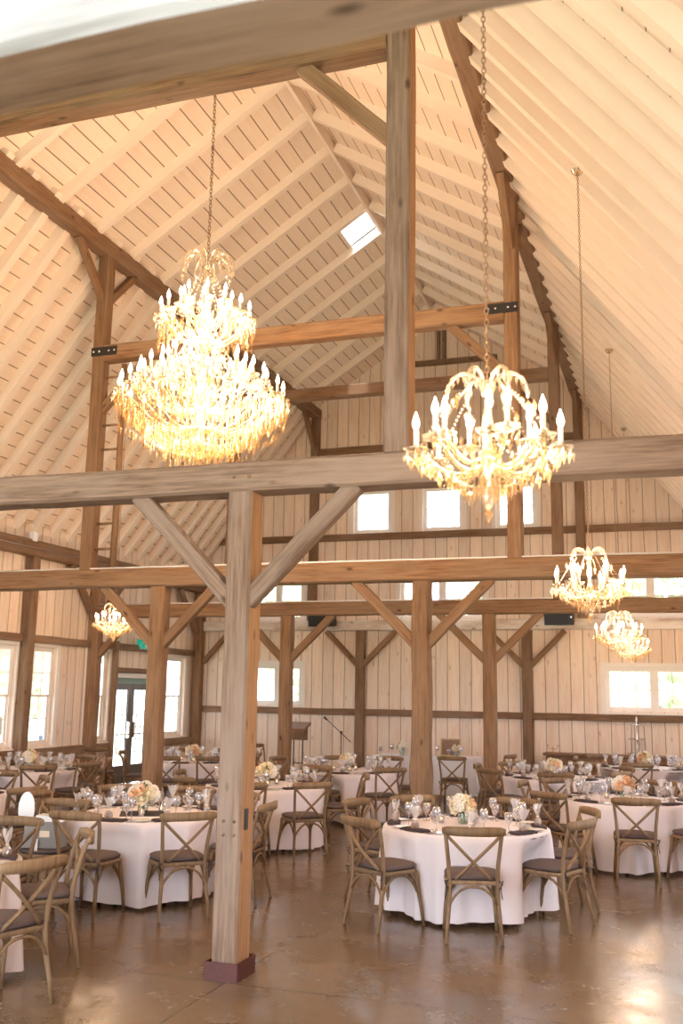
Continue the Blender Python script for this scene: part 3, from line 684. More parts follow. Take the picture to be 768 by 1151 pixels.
# ------------------------------------------------------------------ chandeliers
def curve(fn, n): return [fn(i / n) for i in range(n + 1)]
def arm_mesh(r, rise, sag, n=8, w=.009):
    mb = MB()
    def fn(t):
        x = .04 + (r - .04) * t; z = -rise + (rise) * (t ** 2.2) - sag * math.sin(PI * min(1, t * 1.15)) * (1 - t * .4)
        return (x, 0, z)
    mb.tube(curve(fn, n), [w * (1 + .25 * math.sin(i * 2.4)) for i in range(n + 1)], 6)
    return mb.mesh('arm', M['brass'])
def bobeche_mesh(s=1.):
    mb = MB(); mb.lathe([(.012 * s, -.015 * s), (.03 * s, -.008 * s), (.052 * s, .008 * s), (.056 * s, .014 * s), (.02 * s, .006 * s), (.014 * s, .03 * s)], 12)
    for i in range(8):
        a = 2 * PI * i / 8; mb.octa((.052 * s * math.cos(a), .052 * s * math.sin(a), -.02 * s), .008 * s, .05 * s)
    return mb.mesh('drip_pan', M['crystalclear'])
def candle_mesh(s=1., h=.1):
    mb = MB(); mb.lathe([(.011 * s, .01), (.011 * s, h), (.006 * s, h + .004)], 10, cap1=True); return mb.mesh('candle', M['candle'])
def bulb_mesh(s=1., h=.1):
    mb = MB(); mb.lathe([(.006 * s, h), (.013 * s, h + .012 * s), (.0165 * s, h + .028 * s), (.012 * s, h + .05 * s), (.005 * s, h + .07 * s), (.0012, h + .082 * s)], 10, cap1=True); return mb.mesh('bulb', M['bulb'])
def strand(mb, p0, p1, sag, n, r=.006):
    p0, p1 = Vector(p0), Vector(p1)
    for i in range(n + 1):
        t = i / n; p = p0.lerp(p1, t); p.z -= sag * 4 * t * (1 - t); mb.octa(p, r, r * 2.4, .5)
def chain_part(root, z0, z1, link_=.036):
    mb = MB(); n = max(2, int((z1 - z0) / (link_ * .74)))
    for i in range(n):
        z = z0 + (z1 - z0) * (i + .5) / n; pts = []
        for j in range(8):
            a = 2 * PI * j / 8; u = math.cos(a) * link_ * .26; v = math.sin(a) * link_ * .5
            pts.append((u, 0, z + v) if i % 2 else (0, u, z + v))
        pts.append(pts[0]); mb.tube(pts, link_ * .075, 4, caps=False)
    mb.build('chain', M['chain'], root)
    mb = MB(); mb.lathe([(.01, -.06), (.03, -.05), (.05, -.03), (.06, -.008), (.065, 0)], 14, (0, 0, z1), cap1=True); mb.build('ceiling_rose', M['brass'], root)
def crown_part(root, z, s, n=6):
    me = None
    mb = MB(); pts = []
    for i in range(11):
        t = i / 10; a = t * PI * 1.05; pts.append((.02 * s + s * .10 * (1 - math.cos(a)) , 0, s * (.10 * math.sin(a) + .10 * t * (1 - t))))
    mb.tube(pts, [.010 * s * (1 - .3 * i / 10) * (1 + .5 * (i % 2)) for i in range(11)], 6)
    e = pts[-1]; mb.octa((e[0], 0, e[2] - .045 * s), .02 * s, .09 * s); mb.octa((e[0] - .03 * s, 0, e[2] - .01), .012 * s, .05 * s)
    for k in (1, 2, 3, 4, 5, 6, 7, 8, 9): mb.octa((pts[k][0], (-1) ** k * .008, pts[k][2] - .022 * s), .011 * s, .055 * s)
    me = mb.mesh('crown_plume', M['crystalclear'])
    for i in range(n): link('crown_plume', me, root, (0, 0, z), (0, 0, 2 * PI * i / n + .2))
def ring_arms(root, n, r, z, rise, sag, s, ph=0., h=.1):
    am = arm_mesh(r, rise, sag); bo, ca, bu = bobeche_mesh(s), candle_mesh(s, h), bulb_mesh(s, h)
    for i in range(n):
        a = 2 * PI * i / n + ph; o = link('arm', am, root, (0, 0, z), (0, 0, a))
        for nm, me in (('drip_pan', bo), ('candle', ca), ('bulb', bu)): link(nm, me, o, (r, 0, 0))
def drops_part(root, mb, mat): o = mb.build('crystal_drops', mat, root); o['kind'] = 'stuff'; return o
def small_chandelier(label, loc, ztop, rz=0.):
    t = thing('chandelier', label, 'chandelier', loc, rz)
    mb = MB(); mb.lathe([(.006, -.28), (.02, -.26), (.035, -.22), (.02, -.18), (.012, -.14), (.03, -.09), (.045, -.05), (.02, 0), (.012, .06), (.025, .10), (.018, .16), (.01, .22), (.02, .26), (.008, .30)], 12, cap1=True)
    mb.build('column', M['crystalclear'], t)
    ring_arms(t, 8, .31, -.02, .07, .05, 1., .2); ring_arms(t, 4, .20, .03, .09, .03, .95, .6)
    crown_part(t, .23, .8, 6)
    rr = random.Random(3)
    mb = MB()
    for i in range(8):
        a = 2 * PI * i / 8 + .2; b = 2 * PI * (i + 1) / 8 + .2
        p = (.31 * math.cos(a), .31 * math.sin(a), -.03); q = (.31 * math.cos(b), .31 * math.sin(b), -.03)
        strand(mb, p, q, .07, 12); strand(mb, (.12 * math.cos(a), .12 * math.sin(a), .24), p, -.02, 16, .0065)
        strand(mb, p, (.10 * math.cos(a), .10 * math.sin(a), -.19), .05, 12)
    drops_part(t, mb, M['crystalclear'])
    mb = MB()
    for (r, z, n, l) in ((.32, -.05, 32, .07), (.29, -.07, 28, .07), (.25, -.10, 26, .075), (.20, -.13, 22, .08), (.14, -.16, 16, .08), (.09, -.19, 12, .08), (.045, -.22, 6, .08)):
        for i in range(n):
            a = 2 * PI * i / n + rr.uniform(-.08, .08); q = r + rr.uniform(-.02, .02)
            mb.octa((q * math.cos(a), q * math.sin(a), z + rr.uniform(-.02, .02)), rr.uniform(.009, .014), l * rr.uniform(.8, 1.2))
    for i in range(6): a = 2 * PI * i / 6; mb.octa((.20 * math.cos(a), .20 * math.sin(a), .17), .014, .08)
    mb.octa((0, 0, -.30), .022, .07, .5); drops_part(t, mb, M['crystal'])
    chain_part(t, .31, ztop - loc[2])
    return t
def chandelier_light(loc, power, size, color=(1., .67, .42)):
    l = bpy.data.lights.new('chandelier_glow', 'POINT'); l.energy = power; l.color = color; l.shadow_soft_size = size
    o = bpy.data.objects.new('chandelier_glow', l); col.objects.link(o); o.location = loc
small_pos = [('crystal chandelier hanging nearest, in front of the crossbeams', (-.73, 4.1, 2.955)),
             ('crystal chandelier hanging second in the right row, before the black speaker', (-.70, 8.98, 2.88)),
             ('crystal chandelier hanging third in the right row, partly behind the second', (-.74, 14.37, 2.76)),
             ('crystal chandelier hanging last in the right row, lowest in view', (-.76, 19.0, 2.80)),
             ('crystal chandelier hanging over the left aisle near the tall windows', (-8.87, 14.4, 2.98))]
for i, (lb, p) in enumerate(small_pos):
    small_chandelier(lb, p, roofz(p[0]) - .02, i * .35)
    chandelier_light((p[0], p[1], p[2] + .1), 52, .26)

BC = (-4.74, 9.2)
bg = thing('grand_chandelier', 'huge three-tiered crystal chandelier with dozens of lit candles', 'chandelier', (BC[0], BC[1], 4.95))
mb = MB(); mb.lathe([(.02, -.62), (.08, -.58), (.10, -.5), (.04, -.4), (.05, -.2), (.10, 0), (.05, .2), (.035, .5), (.07, .8), (.10, .92), (.05, 1.05), (.03, 1.3), (.05, 1.5), (.02, 1.72)], 16, cap1=True); mb.build('column', M['crystalclear'], bg)
ring_arms(bg, 24, .88, .02, .28, .12, 1.35, 0, .12); ring_arms(bg, 18, .69, .20, .26, .10, 1.35, .1, .12); ring_arms(bg, 12, .46, .36, .22, .08, 1.35, .3, .12)
ring_arms(bg, 14, .49, .93, .16, .12, 1.35, .2, .12); ring_arms(bg, 8, .28, 1.10, .16, .06, 1.3, .5, .12)
crown_part(bg, 1.56, 1.3, 8)
rr = random.Random(11)
def tier(mb, rows_):
    for (r, z, n, l, w) in rows_:
        for i in range(n):
            a = 2 * PI * i / n + rr.uniform(-.06, .06); q = r * .89 + rr.uniform(-.03, .03)
            mb.octa((q * math.cos(a), q * math.sin(a), z + rr.uniform(-.03, .03)), w * rr.uniform(.75, 1.2), l * rr.uniform(.8, 1.25))
mb = MB()
tier(mb, [(1.03, -.04, 70, .14, .016), (.98, -.10, 70, .16, .016), (.90, -.14, 64, .16, .016), (.82, -.19, 60, .18, .016), (.74, -.25, 56, .18, .016), (.66, -.30, 50, .2, .016), (.57, -.36, 44, .2, .016), (.48, -.42, 38, .2, .016), (.38, -.47, 32, .2, .016), (.28, -.51, 24, .2, .016), (.16, -.54, 14, .2, .016), (.05, -.56, 6, .2, .016)])
tier(mb, [(1.0, -.25, 60, .09, .013), (.85, -.36, 54, .09, .013), (.66, -.48, 44, .09, .013), (.45, -.60, 34, .09, .013)])
tier(mb, [(.57, .80, 44, .12, .014), (.56, .66, 34, .10, .013), (.50, .78, 36, .14, .014), (.40, .80, 30, .14, .014), (.30, .84, 24, .14, .014)])
drops_part(bg, mb, M['crystal'])
mb = MB()
for n, r, z in ((24, .88, .0), (18, .69, .18), (14, .49, .9), (12, .46, .34)):
    for i in range(n):
        a = 2 * PI * i / n; b = 2 * PI * (i + 1) / n
        strand(mb, (r * math.cos(a), r * math.sin(a), z), (r * math.cos(b), r * math.sin(b), z), .09, 9, .010)
for i in range(24):
    a = 2 * PI * i / 24
    strand(mb, (.88 * math.cos(a), .88 * math.sin(a), -.03), (.22 * math.cos(a), .22 * math.sin(a), -.5), .16, 24, .011)
    strand(mb, (.10 * math.cos(a), .10 * math.sin(a), .86), (.84 * math.cos(a), .84 * math.sin(a), .02), .18, 26, .010)
for i in range(14):
    a = 2 * PI * i / 14 + .2
    strand(mb, (.08 * math.cos(a), .08 * math.sin(a), 1.5), (.48 * math.cos(a), .48 * math.sin(a), .93), .12, 18, .010)
    strand(mb, (.48 * math.cos(a), .48 * math.sin(a), .9), (.48 * math.cos(a), .48 * math.sin(a), .62), 0, 7, .008)
tier(mb, [(.9, .03, 60, .07, .014), (.7, .16, 50, .07, .014), (.5, .26, 40, .08, .014), (.35, .4, 30, .08, .014), (.22, .55, 20, .09, .014), (.4, .95, 30, .07, .013)])
drops_part(bg, mb, M['crystalclear'])
chain_part(bg, 1.7, 10.18 - 4.95, .06)
for z, e, s in ((4.8, 160, .62), (5.25, 210, .7), (6.0, 140, .42)): chandelier_light((BC[0], BC[1], z), e, s)

# ------------------------------------------------------------------ chair
def make_chair(label, loc, rz):
    t = thing('cross_back_chair', label, 'chair', loc, rz, 'cross-back chairs around the tables')
    W = M['chair']
    for s in (-1, 1):   # rear legs run up into the back
        mb = MB(); mb.tube([(s * .215, -.275, 0), (s * .205, -.245, .15), (s * .190, -.215, .30), (s * .188, -.200, .44), (s * .195, -.212, .58), (s * .212, -.250, .74), (s * .226, -.288, .85)], [.014, .016, .018, .0185, .017, .016, .015], 8); mb.build('rear_leg', W, t)
        mb = MB(); mb.tube([(s * .215, .235, 0), (s * .205, .215, .15), (s * .190, .185, .32), (s * .185, .17, .435)], [.014, .016, .018, .019], 8); mb.build('leg', W, t)
    mb = MB()            # bowed top rail
    vs = []; n = 12
    for i in range(n + 1):
        u = -1 + 2 * i / n; x = u * .25; y = -.292 - .045 * (1 - u * u); hh = .036 * (1 - .15 * abs(u) ** 3); th = .017
        if i in (0, n): hh *= .7; th *= .7
        for dy, dz in ((-th, -hh), (th, -hh), (th * 1.1, 0), (th, hh), (-th, hh), (-th * 1.1, 0)): vs.append((x, y + dy - .1 * dz * .3, .845 + dz))
    fs = [(i * 6 + j, i * 6 + (j + 1) % 6, (i + 1) * 6 + (j + 1) % 6, (i + 1) * 6 + j) for i in range(n) for j in range(6)] + [(5, 4, 3, 2, 1, 0), tuple(n * 6 + j for j in range(6))]
    mb.add([(v[0], v[1], v[2]) for v in vs], fs); mb.build('top_rail', W, t)
    for s in (-1, 1):   # crossing back slats
        pts = curve(lambda q: (s * (.205 - .345 * q), -.262 - .035 * math.sin(PI * q) + .065 * q + (.012 if s > 0 else -.006) * math.sin(PI * q), .80 - .335 * q), 8)
        mb = MB(); mb.tube(pts, .0165, 8, flat=.8); mb.build('back_slat', W, t)
    mb = MB()            # seat frame
    out = [(-.19, -.205), (.19, -.205), (.215, -.10), (.222, .02), (.21, .13), (.15, .20), (0, .225), (-.15, .20), (-.21, .13), (-.222, .02), (-.215, -.10)]
    k = len(out)
    vs = [(x, y, .425) for x, y in out] + [(x * 1.02, y * 1.02, .44) for x, y in out] + [(x, y, .458) for x, y in out]
    fs = [tuple(range(k - 1, -1, -1))] + [(i, (i + 1) % k, k + (i + 1) % k, k + i) for i in range(k)] + [(k + i, k + (i + 1) % k, 2 * k + (i + 1) % k, 2 * k + i) for i in range(k)] + [tuple(2 * k + i for i in range(k))]
    mb.add(vs, fs, False); mb.build('seat_frame', W, t)
    mb = MB()            # cushion
    vs = []
    for f_, z in ((.93, .459), (1.0, .472), (1.0, .487), (.93, .50), (.6, .508)): vs += [(x * f_, y * f_ + (.0), z) for x, y in out]
    fs = [tuple(range(k - 1, -1, -1))] + [(r * k + i, r * k + (i + 1) % k, (r + 1) * k + (i + 1) % k, (r + 1) * k + i) for r in range(4) for i in range(k)] + [tuple(4 * k + i for i in range(k))]
    mb.add(vs, fs); cu = mb.build('cushion', M['cushion'], t)
    for s in (-1, 1):
        mb = MB(); mb.tube([(s * .17, -.19, .47), (s * .20, -.225, .462), (s * .215, -.235, .45), (s * .212, -.24, .39), (s * .222, -.245, .33)], .005, 5, flat=.6)
        mb.tube([(s * .205, -.235, .455), (s * .23, -.25, .465), (s * .222, -.245, .44), (s * .2, -.238, .40)], .005, 5); mb.build('cushion_tie', M['tie'], cu)
    def arch(p0, p1, drop):   # bentwood brace
        p0, p1 = Vector(p0), Vector(p1)
        def fn(q):
            p = p0.lerp(p1, q); p.z += drop * (1 - abs(2 * q - 1) ** 2.6); return p
        return curve(fn, 12)
    for a, b in (((-.195, -.225, .27), (.195, -.225, .27)), ((-.193, .18, .27), (.193, .18, .27)), ((-.193, -.215, .27), (-.19, .18, .27)), ((.193, -.215, .27), (.19, .18, .27))):
        mb = MB(); mb.tube(arch(a, b, .145), .011, 6); mb.build('bentwood_brace', W, t)
    return t

TABLES = {  # centre, description used in labels
 'T1': ((-1.88, 9.22), 'front centre round table'), 'T2': ((-4.94, 8.74), 'round table beside the grey post'), 'T3': ((-5.02, 5.70), 'lower left corner round table'),
 'T4': ((-9.12, 12.7), 'round table by the tall windows'), 'T5': ((-7.92, 9.4), 'mid-height left edge round table'), 'T6': ((-7.82, 15.4), 'round table near the double door'),
 'T7': ((-5.05, 12.0), 'round table behind the grey post'), 'T8': ((-4.86, 14.75), 'round table before the microphone stand'), 'T10': ((-.64, 12.35), 'front right round table'),
 'T11': ((-1.78, 15.2), 'round table before the wooden sideboard'), 'T12': ((-.58, 18.0), 'round table below the tiered stand')}
TZ, TR = .72, .75
CAM = Vector((0, 0))
def side(tab, ang):
    c = TABLES[tab][0]; view = math.degrees(math.atan2(-c[1], -c[0]))      # direction towards the viewer
    d = (ang - view + 180) % 360 - 180                                       # + = counter-clockwise = viewer's right
    names = ['near side', 'near right', 'right side', 'far right', 'far side', 'far left', 'left side', 'near left']
    return names[int(round(d / 45)) % 8], d
CH = {'T1': [(-76, 1.30), (-122, 1.29), (-20, 1.16), (27, 1.2), (76, 1.15), (130, 1.15), (168, 1.18)],
 'T2': [(-86, 1.30), (-43, 1.33), (4, 1.28), (52, 1.15), (92, 1.15), (131, 1.3), (-179, 1.2)],
 'T3': [(-15, 1.33), (42, 1.2), (92, 1.25), (142, 1.2)],
 'T4': [(-12, 1.22), (-50, 1.45), (30, 1.15), (76, 1.1), (120, 1.15), (-92, 1.2), (165, 1.15)],
 'T5': [(-14, 1.5), (46, 1.16), (94, 1.2), (-60, 1.2), (138, 1.2)],
 'T6': [(-82, 1.25), (-50, 1.3), (-160, 1.2), (-4, 1.15), (40, 1.15), (86, 1.15), (130, 1.15)],
 'T7': [(-44, 1.45), (22, 1.3), (80, 1.35), (-76, 1.4), (-170, 1.15), (128, 1.15), (-122, 1.2)],
 'T8': [(-47, 1.5), (163, 1.35), (77, 1.4), (28, 1.15), (118, 1.15), (-150, 1.15), (-95, 1.15)],
 'T10': [(-82, 1.42), (-122, 1.4), (176, 1.2), (140, 1.15), (70, 1.15), (30, 1.15), (-42, 1.35)],
 'T11': [(-82, 1.25), (180, 1.15), (-130, 1.25), (135, 1.05), (75, 1.4), (25, 1.15), (-30, 1.15)],
 'T12': [(-93, 1.3), (139, 1.15), (180, 1.15), (-140, 1.15), (90, 1.1), (30, 1.15), (-45, 1.15)]}
proto = None; bpy.context.view_layer.update()
def put_chair(x, y, rz, label):
    global proto
    if proto is None: proto = make_chair(label, (x, y, 0), rz); bpy.context.view_layer.update(); kids(proto); return proto
    return copy_tree(proto, label, (x, y, 0), rz)
chair_at = {}
for k, lst in CH.items():
    (cx, cy), nm = TABLES[k]; used = {}; chair_at[k] = []
    lst = sorted(lst, key=lambda q: abs(q[0]))
    for a, r in lst:
        w, d = side(k, a)
        if w in used:   # nudge to the neighbouring word
            base = round(d / 45); alt = base + (1 if d / 45 > base else -1)
            names = ['near side', 'near right', 'right side', 'far right', 'far side', 'far left', 'left side', 'near left']
            w2 = names[int(alt) % 8]; w = w2 if w2 not in used else w + ' too'
        used[w] = 1; ra = math.radians(a)
        rr_ = r - .31; x, y = cx + rr_ * math.cos(ra), cy + rr_ * math.sin(ra)
        word = 'wooden chair at the %s of the %s' % (w, nm)
        put_chair(x, y, ra + PI / 2 + R_.uniform(-.05, .05), word)
        chair_at[k].append((ra, r))
# chairs by the head table, the wall and the door
put_chair(-5.44, 7.93, PI + .12, 'wooden chair turned to the viewer, holding the grey bag and white box')
put_chair(-3.66, 17.0, 0.05, 'wooden cross-back chair facing the white head table, nearer one')
put_chair(-3.12, 17.9, PI * .42, 'wooden cross-back chair at the end of the white head table')
put_chair(-9.55, 15.35, -2.2, 'wooden cross-back chair by the wall between window and door')
put_chair(-7.65, 18.2, -1.9, 'wooden cross-back chair standing back by the rear left wall')

# ------------------------------------------------------------------ tables, cloths, settings
def make_table(label, x, y):
    t = thing('round_table', label, 'table', (x, y, 0), 0, 'round banquet tables')
    mb = MB(); mb.lathe([(TR - .02, TZ - .035), (TR - .005, TZ - .03), (TR - .005, TZ - .012), (TR - .02, TZ - .006)], 40, cap1=True); mb.build('tabletop', M['walnut'], t)
    for i in range(4):
        a = PI / 4 + i * PI / 2; c, s = math.cos(a), math.sin(a)
        mb = MB(); mb.tube([(.40 * c, .40 * s, TZ - .035), (.42 * c, .42 * s, .3), (.43 * c, .43 * s, 0)], .016, 8); mb.build('leg', M['blackmetal'], t)
    return t
def cloth_mesh(seed, chairs):
    rr = random.Random(seed); n = 120; ph = [rr.uniform(0, 2 * PI) for _ in range(4)]; fr = [rr.choice((13, 15, 17)), rr.choice((22, 25, 27)), 7]
    def rad(a, t):   # t = 0 at the edge, 1 at the hem
        f = (.55 * math.sin(fr[0] * a + ph[0]) + .35 * math.sin(fr[1] * a + ph[1] + math.sin(3 * a)) + .25 * math.sin(fr[2] * a + ph[2]))
        f2 = (1 - abs(math.sin(fr[0] * .5 * a + ph[3] + .6 * math.sin(2 * a)))) ** 2 - .3
        r = TR + .006 + .050 * t ** .8 + (f * .046 + f2 * .085) * t ** .5
        for ca, cr in chairs:
            da = (a - ca + PI) % (2 * PI) - PI; rf = cr - .31 - .245
            if rf < r:
                w = max(0., min(1., (.36 - abs(da)) / .10)); zt = max(0., min(1., (t - .02) / .25)); w = w * w * (3 - 2 * w) * zt
                lim = (cr - .31 - .235) / max(.6, math.cos(da)); fo = (f * .034 + f2 * .070) * t ** .5; r = r * (1 - w) + min(r, max(.40, lim - .012 + fo)) * w
        return r
    mb = MB(); vs = [(0, 0, TZ + .006)]
    rings = [(.35, 0), (.7, 0), (TR - .03, 0), (TR - .008, 1), (TR + .004, 2)]
    for r, q in rings:
        for j in range(n):
            a = 2 * PI * j / n; vs.append((r * math.cos(a), r * math.sin(a), TZ + (.006, .004, -.006)[q]))
    K = 12
    for i in range(1, K + 1):
        t = i / K
        for j in range(n):
            a = 2 * PI * j / n; r = rad(a, t); vs.append((r * math.cos(a), r * math.sin(a), TZ - .006 - (TZ - .045) * t + (.012 * math.sin(5 * a + seed) if i == K else 0)))
    m = len(rings) + K
    fs = [(0, 1 + j, 1 + (j + 1) % n) for j in range(n)] + [(1 + i * n + j, 1 + (i + 1) * n + j, 1 + (i + 1) * n + (j + 1) % n, 1 + i * n + (j + 1) % n) for i in range(m - 1) for j in range(n)]
    mb.add(vs, fs); return mb
protos = {}
def inst(key, maker, label, loc, rz=0., group=None):
    if key not in protos:
        protos[key] = maker(label, loc, rz, group); bpy.context.view_layer.update(); kids(protos[key]); return protos[key]
    return copy_tree(protos[key], label, loc, rz, group)
def mk(name, cat, parts):
    def f(label, loc, rz, group):
        if len(parts) == 1:
            mb, nm, mat = parts[0]; o = mb.build(name, mat, None, loc, (0, 0, rz)); return tag(o, label, cat, group)
        t = thing(name, label, cat, loc, rz, group)
        for mb, nm, mat in parts: mb.build(nm, mat, t)
        return t
    return f
g = MB(); g.lathe([(.034, 0), (.034, .002), (.006, .006), (.004, .02), (.0038, .085), (.012, .098), (.030, .118), (.039, .145), (.038, .175), (.031, .205), (.030, .205), (.036, .175), (.036, .145), (.026, .12), (.004, .103)], 14)
wine = mk('wine_glass', 'wine glass', [(g, 'bowl', M['glass'])])
g = MB(); g.lathe([(.033, 0), (.033, .002), (.007, .007), (.005, .05), (.018, .064), (.034, .09), (.038, .12), (.036, .155), (.035, .155), (.036, .12), (.03, .09), (.004, .07)], 14)
water = mk('water_goblet', 'goblet', [(g, 'bowl', M['glass'])])
g = MB(); g.lathe([(.05, 0), (.055, .003), (.085, .012), (.086, .014), (.055, .006), (.001, .005)], 20)
plate_ = mk('side_plate', 'plate', [(g, 'plate', M['china'])])
g = MB(); g.box((0, 0, .008), (.27, .115, .014)); g.box((.0, .004, .019), (.25, .095, .008)); g.box((0, -.062, -.012), (.12, .006, .05))
napkin_ = mk('napkin', 'napkin', [(g, 'cloth', M['napkin'])])
g1 = MB(); g1.lathe([(.026, 0), (.031, .004), (.031, .02), (.026, .026), (.031, .029), (.030, .043), (.02, .048)], 12, cap1=True)
g2 = MB(); rb = random.Random(5)
n = 14; prof = [(.032, 0), (.040, .02), (.036, .045), (.012, .07), (.009, .08), (.022, .105), (.038, .14), (.050, .175)]
vs = []
for i, (r, z) in enumerate(prof):
    for j in range(n):
        a = 2 * PI * j / n; q = r * (1 + rb.uniform(-.28, .28) * (1 if i > 4 else .35)); vs.append((q * math.cos(a), q * math.sin(a) * .8, z + (rb.uniform(-.02, .02) if i == len(prof) - 1 else 0)))
g2.add(vs, [(i * n + j, i * n + (j + 1) % n, (i + 1) * n + (j + 1) % n, (i + 1) * n + j) for i in range(len(prof) - 1) for j in range(n)], False)
g3 = MB(); g3.lathe([(.011, .068), (.013, .075), (.011, .082)], 10); g3.box((.016, 0, .075), (.02, .004, .014)); g3.box((-.016, 0, .075), (.02, .004, .014))
favour = mk('favour_bag', 'favour bag', [(g1, 'cookies', M['cookie']), (g2, 'cellophane', M['cello']), (g3, 'ribbon', M['card'])])
g = MB(); g.box((0, .0, .003), (.018, .20, .003)); g.box((.03, 0, .003), (.012, .20, .003)); g.box((.03, .09, .003), (.022, .045, .003))
fork = mk('cutlery', 'cutlery', [(g, 'fork', M['silver'])])
g = MB(); g.lathe([(.024, 0), (.028, .004), (.030, .065), (.028, .065), (.026, .008), (.001, .006)], 14); g4 = MB(); g4.lathe([(.02, .008), (.021, .03), (.001, .032)], 12); g5 = MB(); g5.lathe([(.001, .032), (.005, .038), (.004, .048), (.0008, .056)], 8)
votive = mk('votive_candle', 'candle', [(g, 'holder', M['glass']), (g4, 'wax', M['candle']), (g5, 'flame', M['votive'])])
# flowers
def petal_ring(mb, c, ax, n, r, l, w, open_, ph):
    ax = Vector(ax).normalized(); x = ax.orthogonal().normalized(); y = ax.cross(x)
    for i in range(n):
        a = ph + 2 * PI * i / n; d = x * math.cos(a) + y * math.sin(a); t_ = ax.cross(d)
        b = Vector(c) + d * r * .3
        p1 = b + d * l * .55 * open_ + ax * l * .45; p2 = b + d * l * (.85 * open_) + ax * l * .95
        mb.add([b - t_ * w * .3, b + t_ * w * .3, p1 + t_ * w, p2 + t_ * w * .55, p2 - t_ * w * .55, p1 - t_ * w], [(0, 1, 2, 5), (5, 2, 3, 4)])
def blossom_mesh(mat, R0, hyd=False):
    mb = MB(); rr = random.Random(2)
    if hyd:
        for i in range(46):
            b = math.acos(1 - 1.75 * (i + .5) / 46); a = i * 2.399; d = Vector((math.sin(b) * math.cos(a), math.sin(b) * math.sin(a), math.cos(b))); petal_ring(mb, d * R0 * .85, d, 4, .004, .014, .009, 1.2, i)
        mb.lathe([(.001, -R0 * .5), (R0 * .7, -R0 * .2), (R0 * .82, .2 * R0), (R0 * .5, R0 * .7), (.001, R0 * .84)], 10)
    else:
        mb.lathe([(.001, -R0 * .5), (R0 * .55, -R0 * .2), (R0 * .55, .3 * R0), (R0 * .2, R0 * .75), (.001, R0 * .7)], 10)
        for k, (n, l, w, op) in enumerate(((3, .9, .26, .25), (4, .95, .34, .5), (5, .95, .42, .85), (6, .9, .48, 1.25), (6, .7, .5, 1.6))): petal_ring(mb, (0, 0, -R0 * .4 + .0), (0, 0, 1), n, R0 * .4, R0 * l * 1.25, R0 * w, op, k * .7)
    return mb.mesh('blossom', mat)
BL = {'peach': blossom_mesh(M['peach'], .042), 'cream': blossom_mesh(M['cream'], .042), 'white': blossom_mesh(M['white_fl'], .052, True)}
def flower_piece(label, x, y, kind, seed, s=1., z=TZ + .006, mat_cloth=False):
    rr = random.Random(seed); t = thing('flower_centrepiece', label, 'flowers', (x, y, z), rr.uniform(0, 6), 'table flowers in glass vases')
    mb = MB(); mb.lathe([(.035, 0), (.045, .004), (.052, .05), (.042, .10), (.038, .115), (.036, .115), (.040, .10), (.048, .05), (.04, .01)], 16); mb.build('vase', M['vase'], t)
    mb = MB()
    for i in range(10):
        a = rr.uniform(0, 6.3); q = rr.uniform(.005, .03); mb.tube([(q * math.cos(a), q * math.sin(a), .01), (q * .5 * math.cos(a + 2), q * .5 * math.sin(a + 2), .13)], .003, 5)
    mb.build('stems', M['leaf'], t)
    mb = MB()
    for i in range(44):
        b = math.acos(rr.uniform(-.25, 1)); a = rr.uniform(0, 6.3); d = Vector((math.sin(b) * math.cos(a), math.sin(b) * math.sin(a), math.cos(b) * .85)); c = Vector((0, 0, .16)) + d * .075 * s
        t_ = d.cross(Vector((0, 0, 1))).normalized() if abs(d.z) < .95 else Vector((1, 0, 0)); l = rr.uniform(.04, .075) * s
        mb.add([c, c + d * l * .5 + t_ * .014, c + d * l + Vector((0, 0, rr.uniform(-.01, .02))), c + d * l * .5 - t_ * .014], [(0, 1, 2, 3)], False)
    mb.build('leaves', M['leaf'], t)
    n = 15; seq = {'peach': ['peach', 'cream', 'white', 'peach', 'cream'], 'cream': ['cream', 'white', 'cream', 'peach'], 'white': ['white', 'white', 'cream', 'white', 'peach']}[kind]
    for i in range(n):
        b = math.acos(1 - 1.3 * (i + .5) / n); a = i * 2.399 + seed; d = Vector((math.sin(b) * math.cos(a), math.sin(b) * math.sin(a), math.cos(b) * .85))
        o = link('blossom', BL[seq[i % len(seq)]], t, Vector((0, 0, .155)) + d * .088 * s); o.rotation_mode = 'QUATERNION'; o.rotation_quaternion = d.to_track_quat('Z', 'Y'); o.scale = (s, s, s)
    return t
FLK = {'T1': ('cream', 1.0), 'T2': ('white', 1.15), 'T3': ('cream', 1.), 'T4': ('cream', 1.), 'T5': ('cream', 1.), 'T6': ('cream', 1.), 'T7': ('peach', 1.1), 'T8': ('cream', 1.), 'T10': ('peach', 1.05), 'T11': ('cream', 1.), 'T12': ('white', 1.)}
Z = TZ + .007
tproto = None
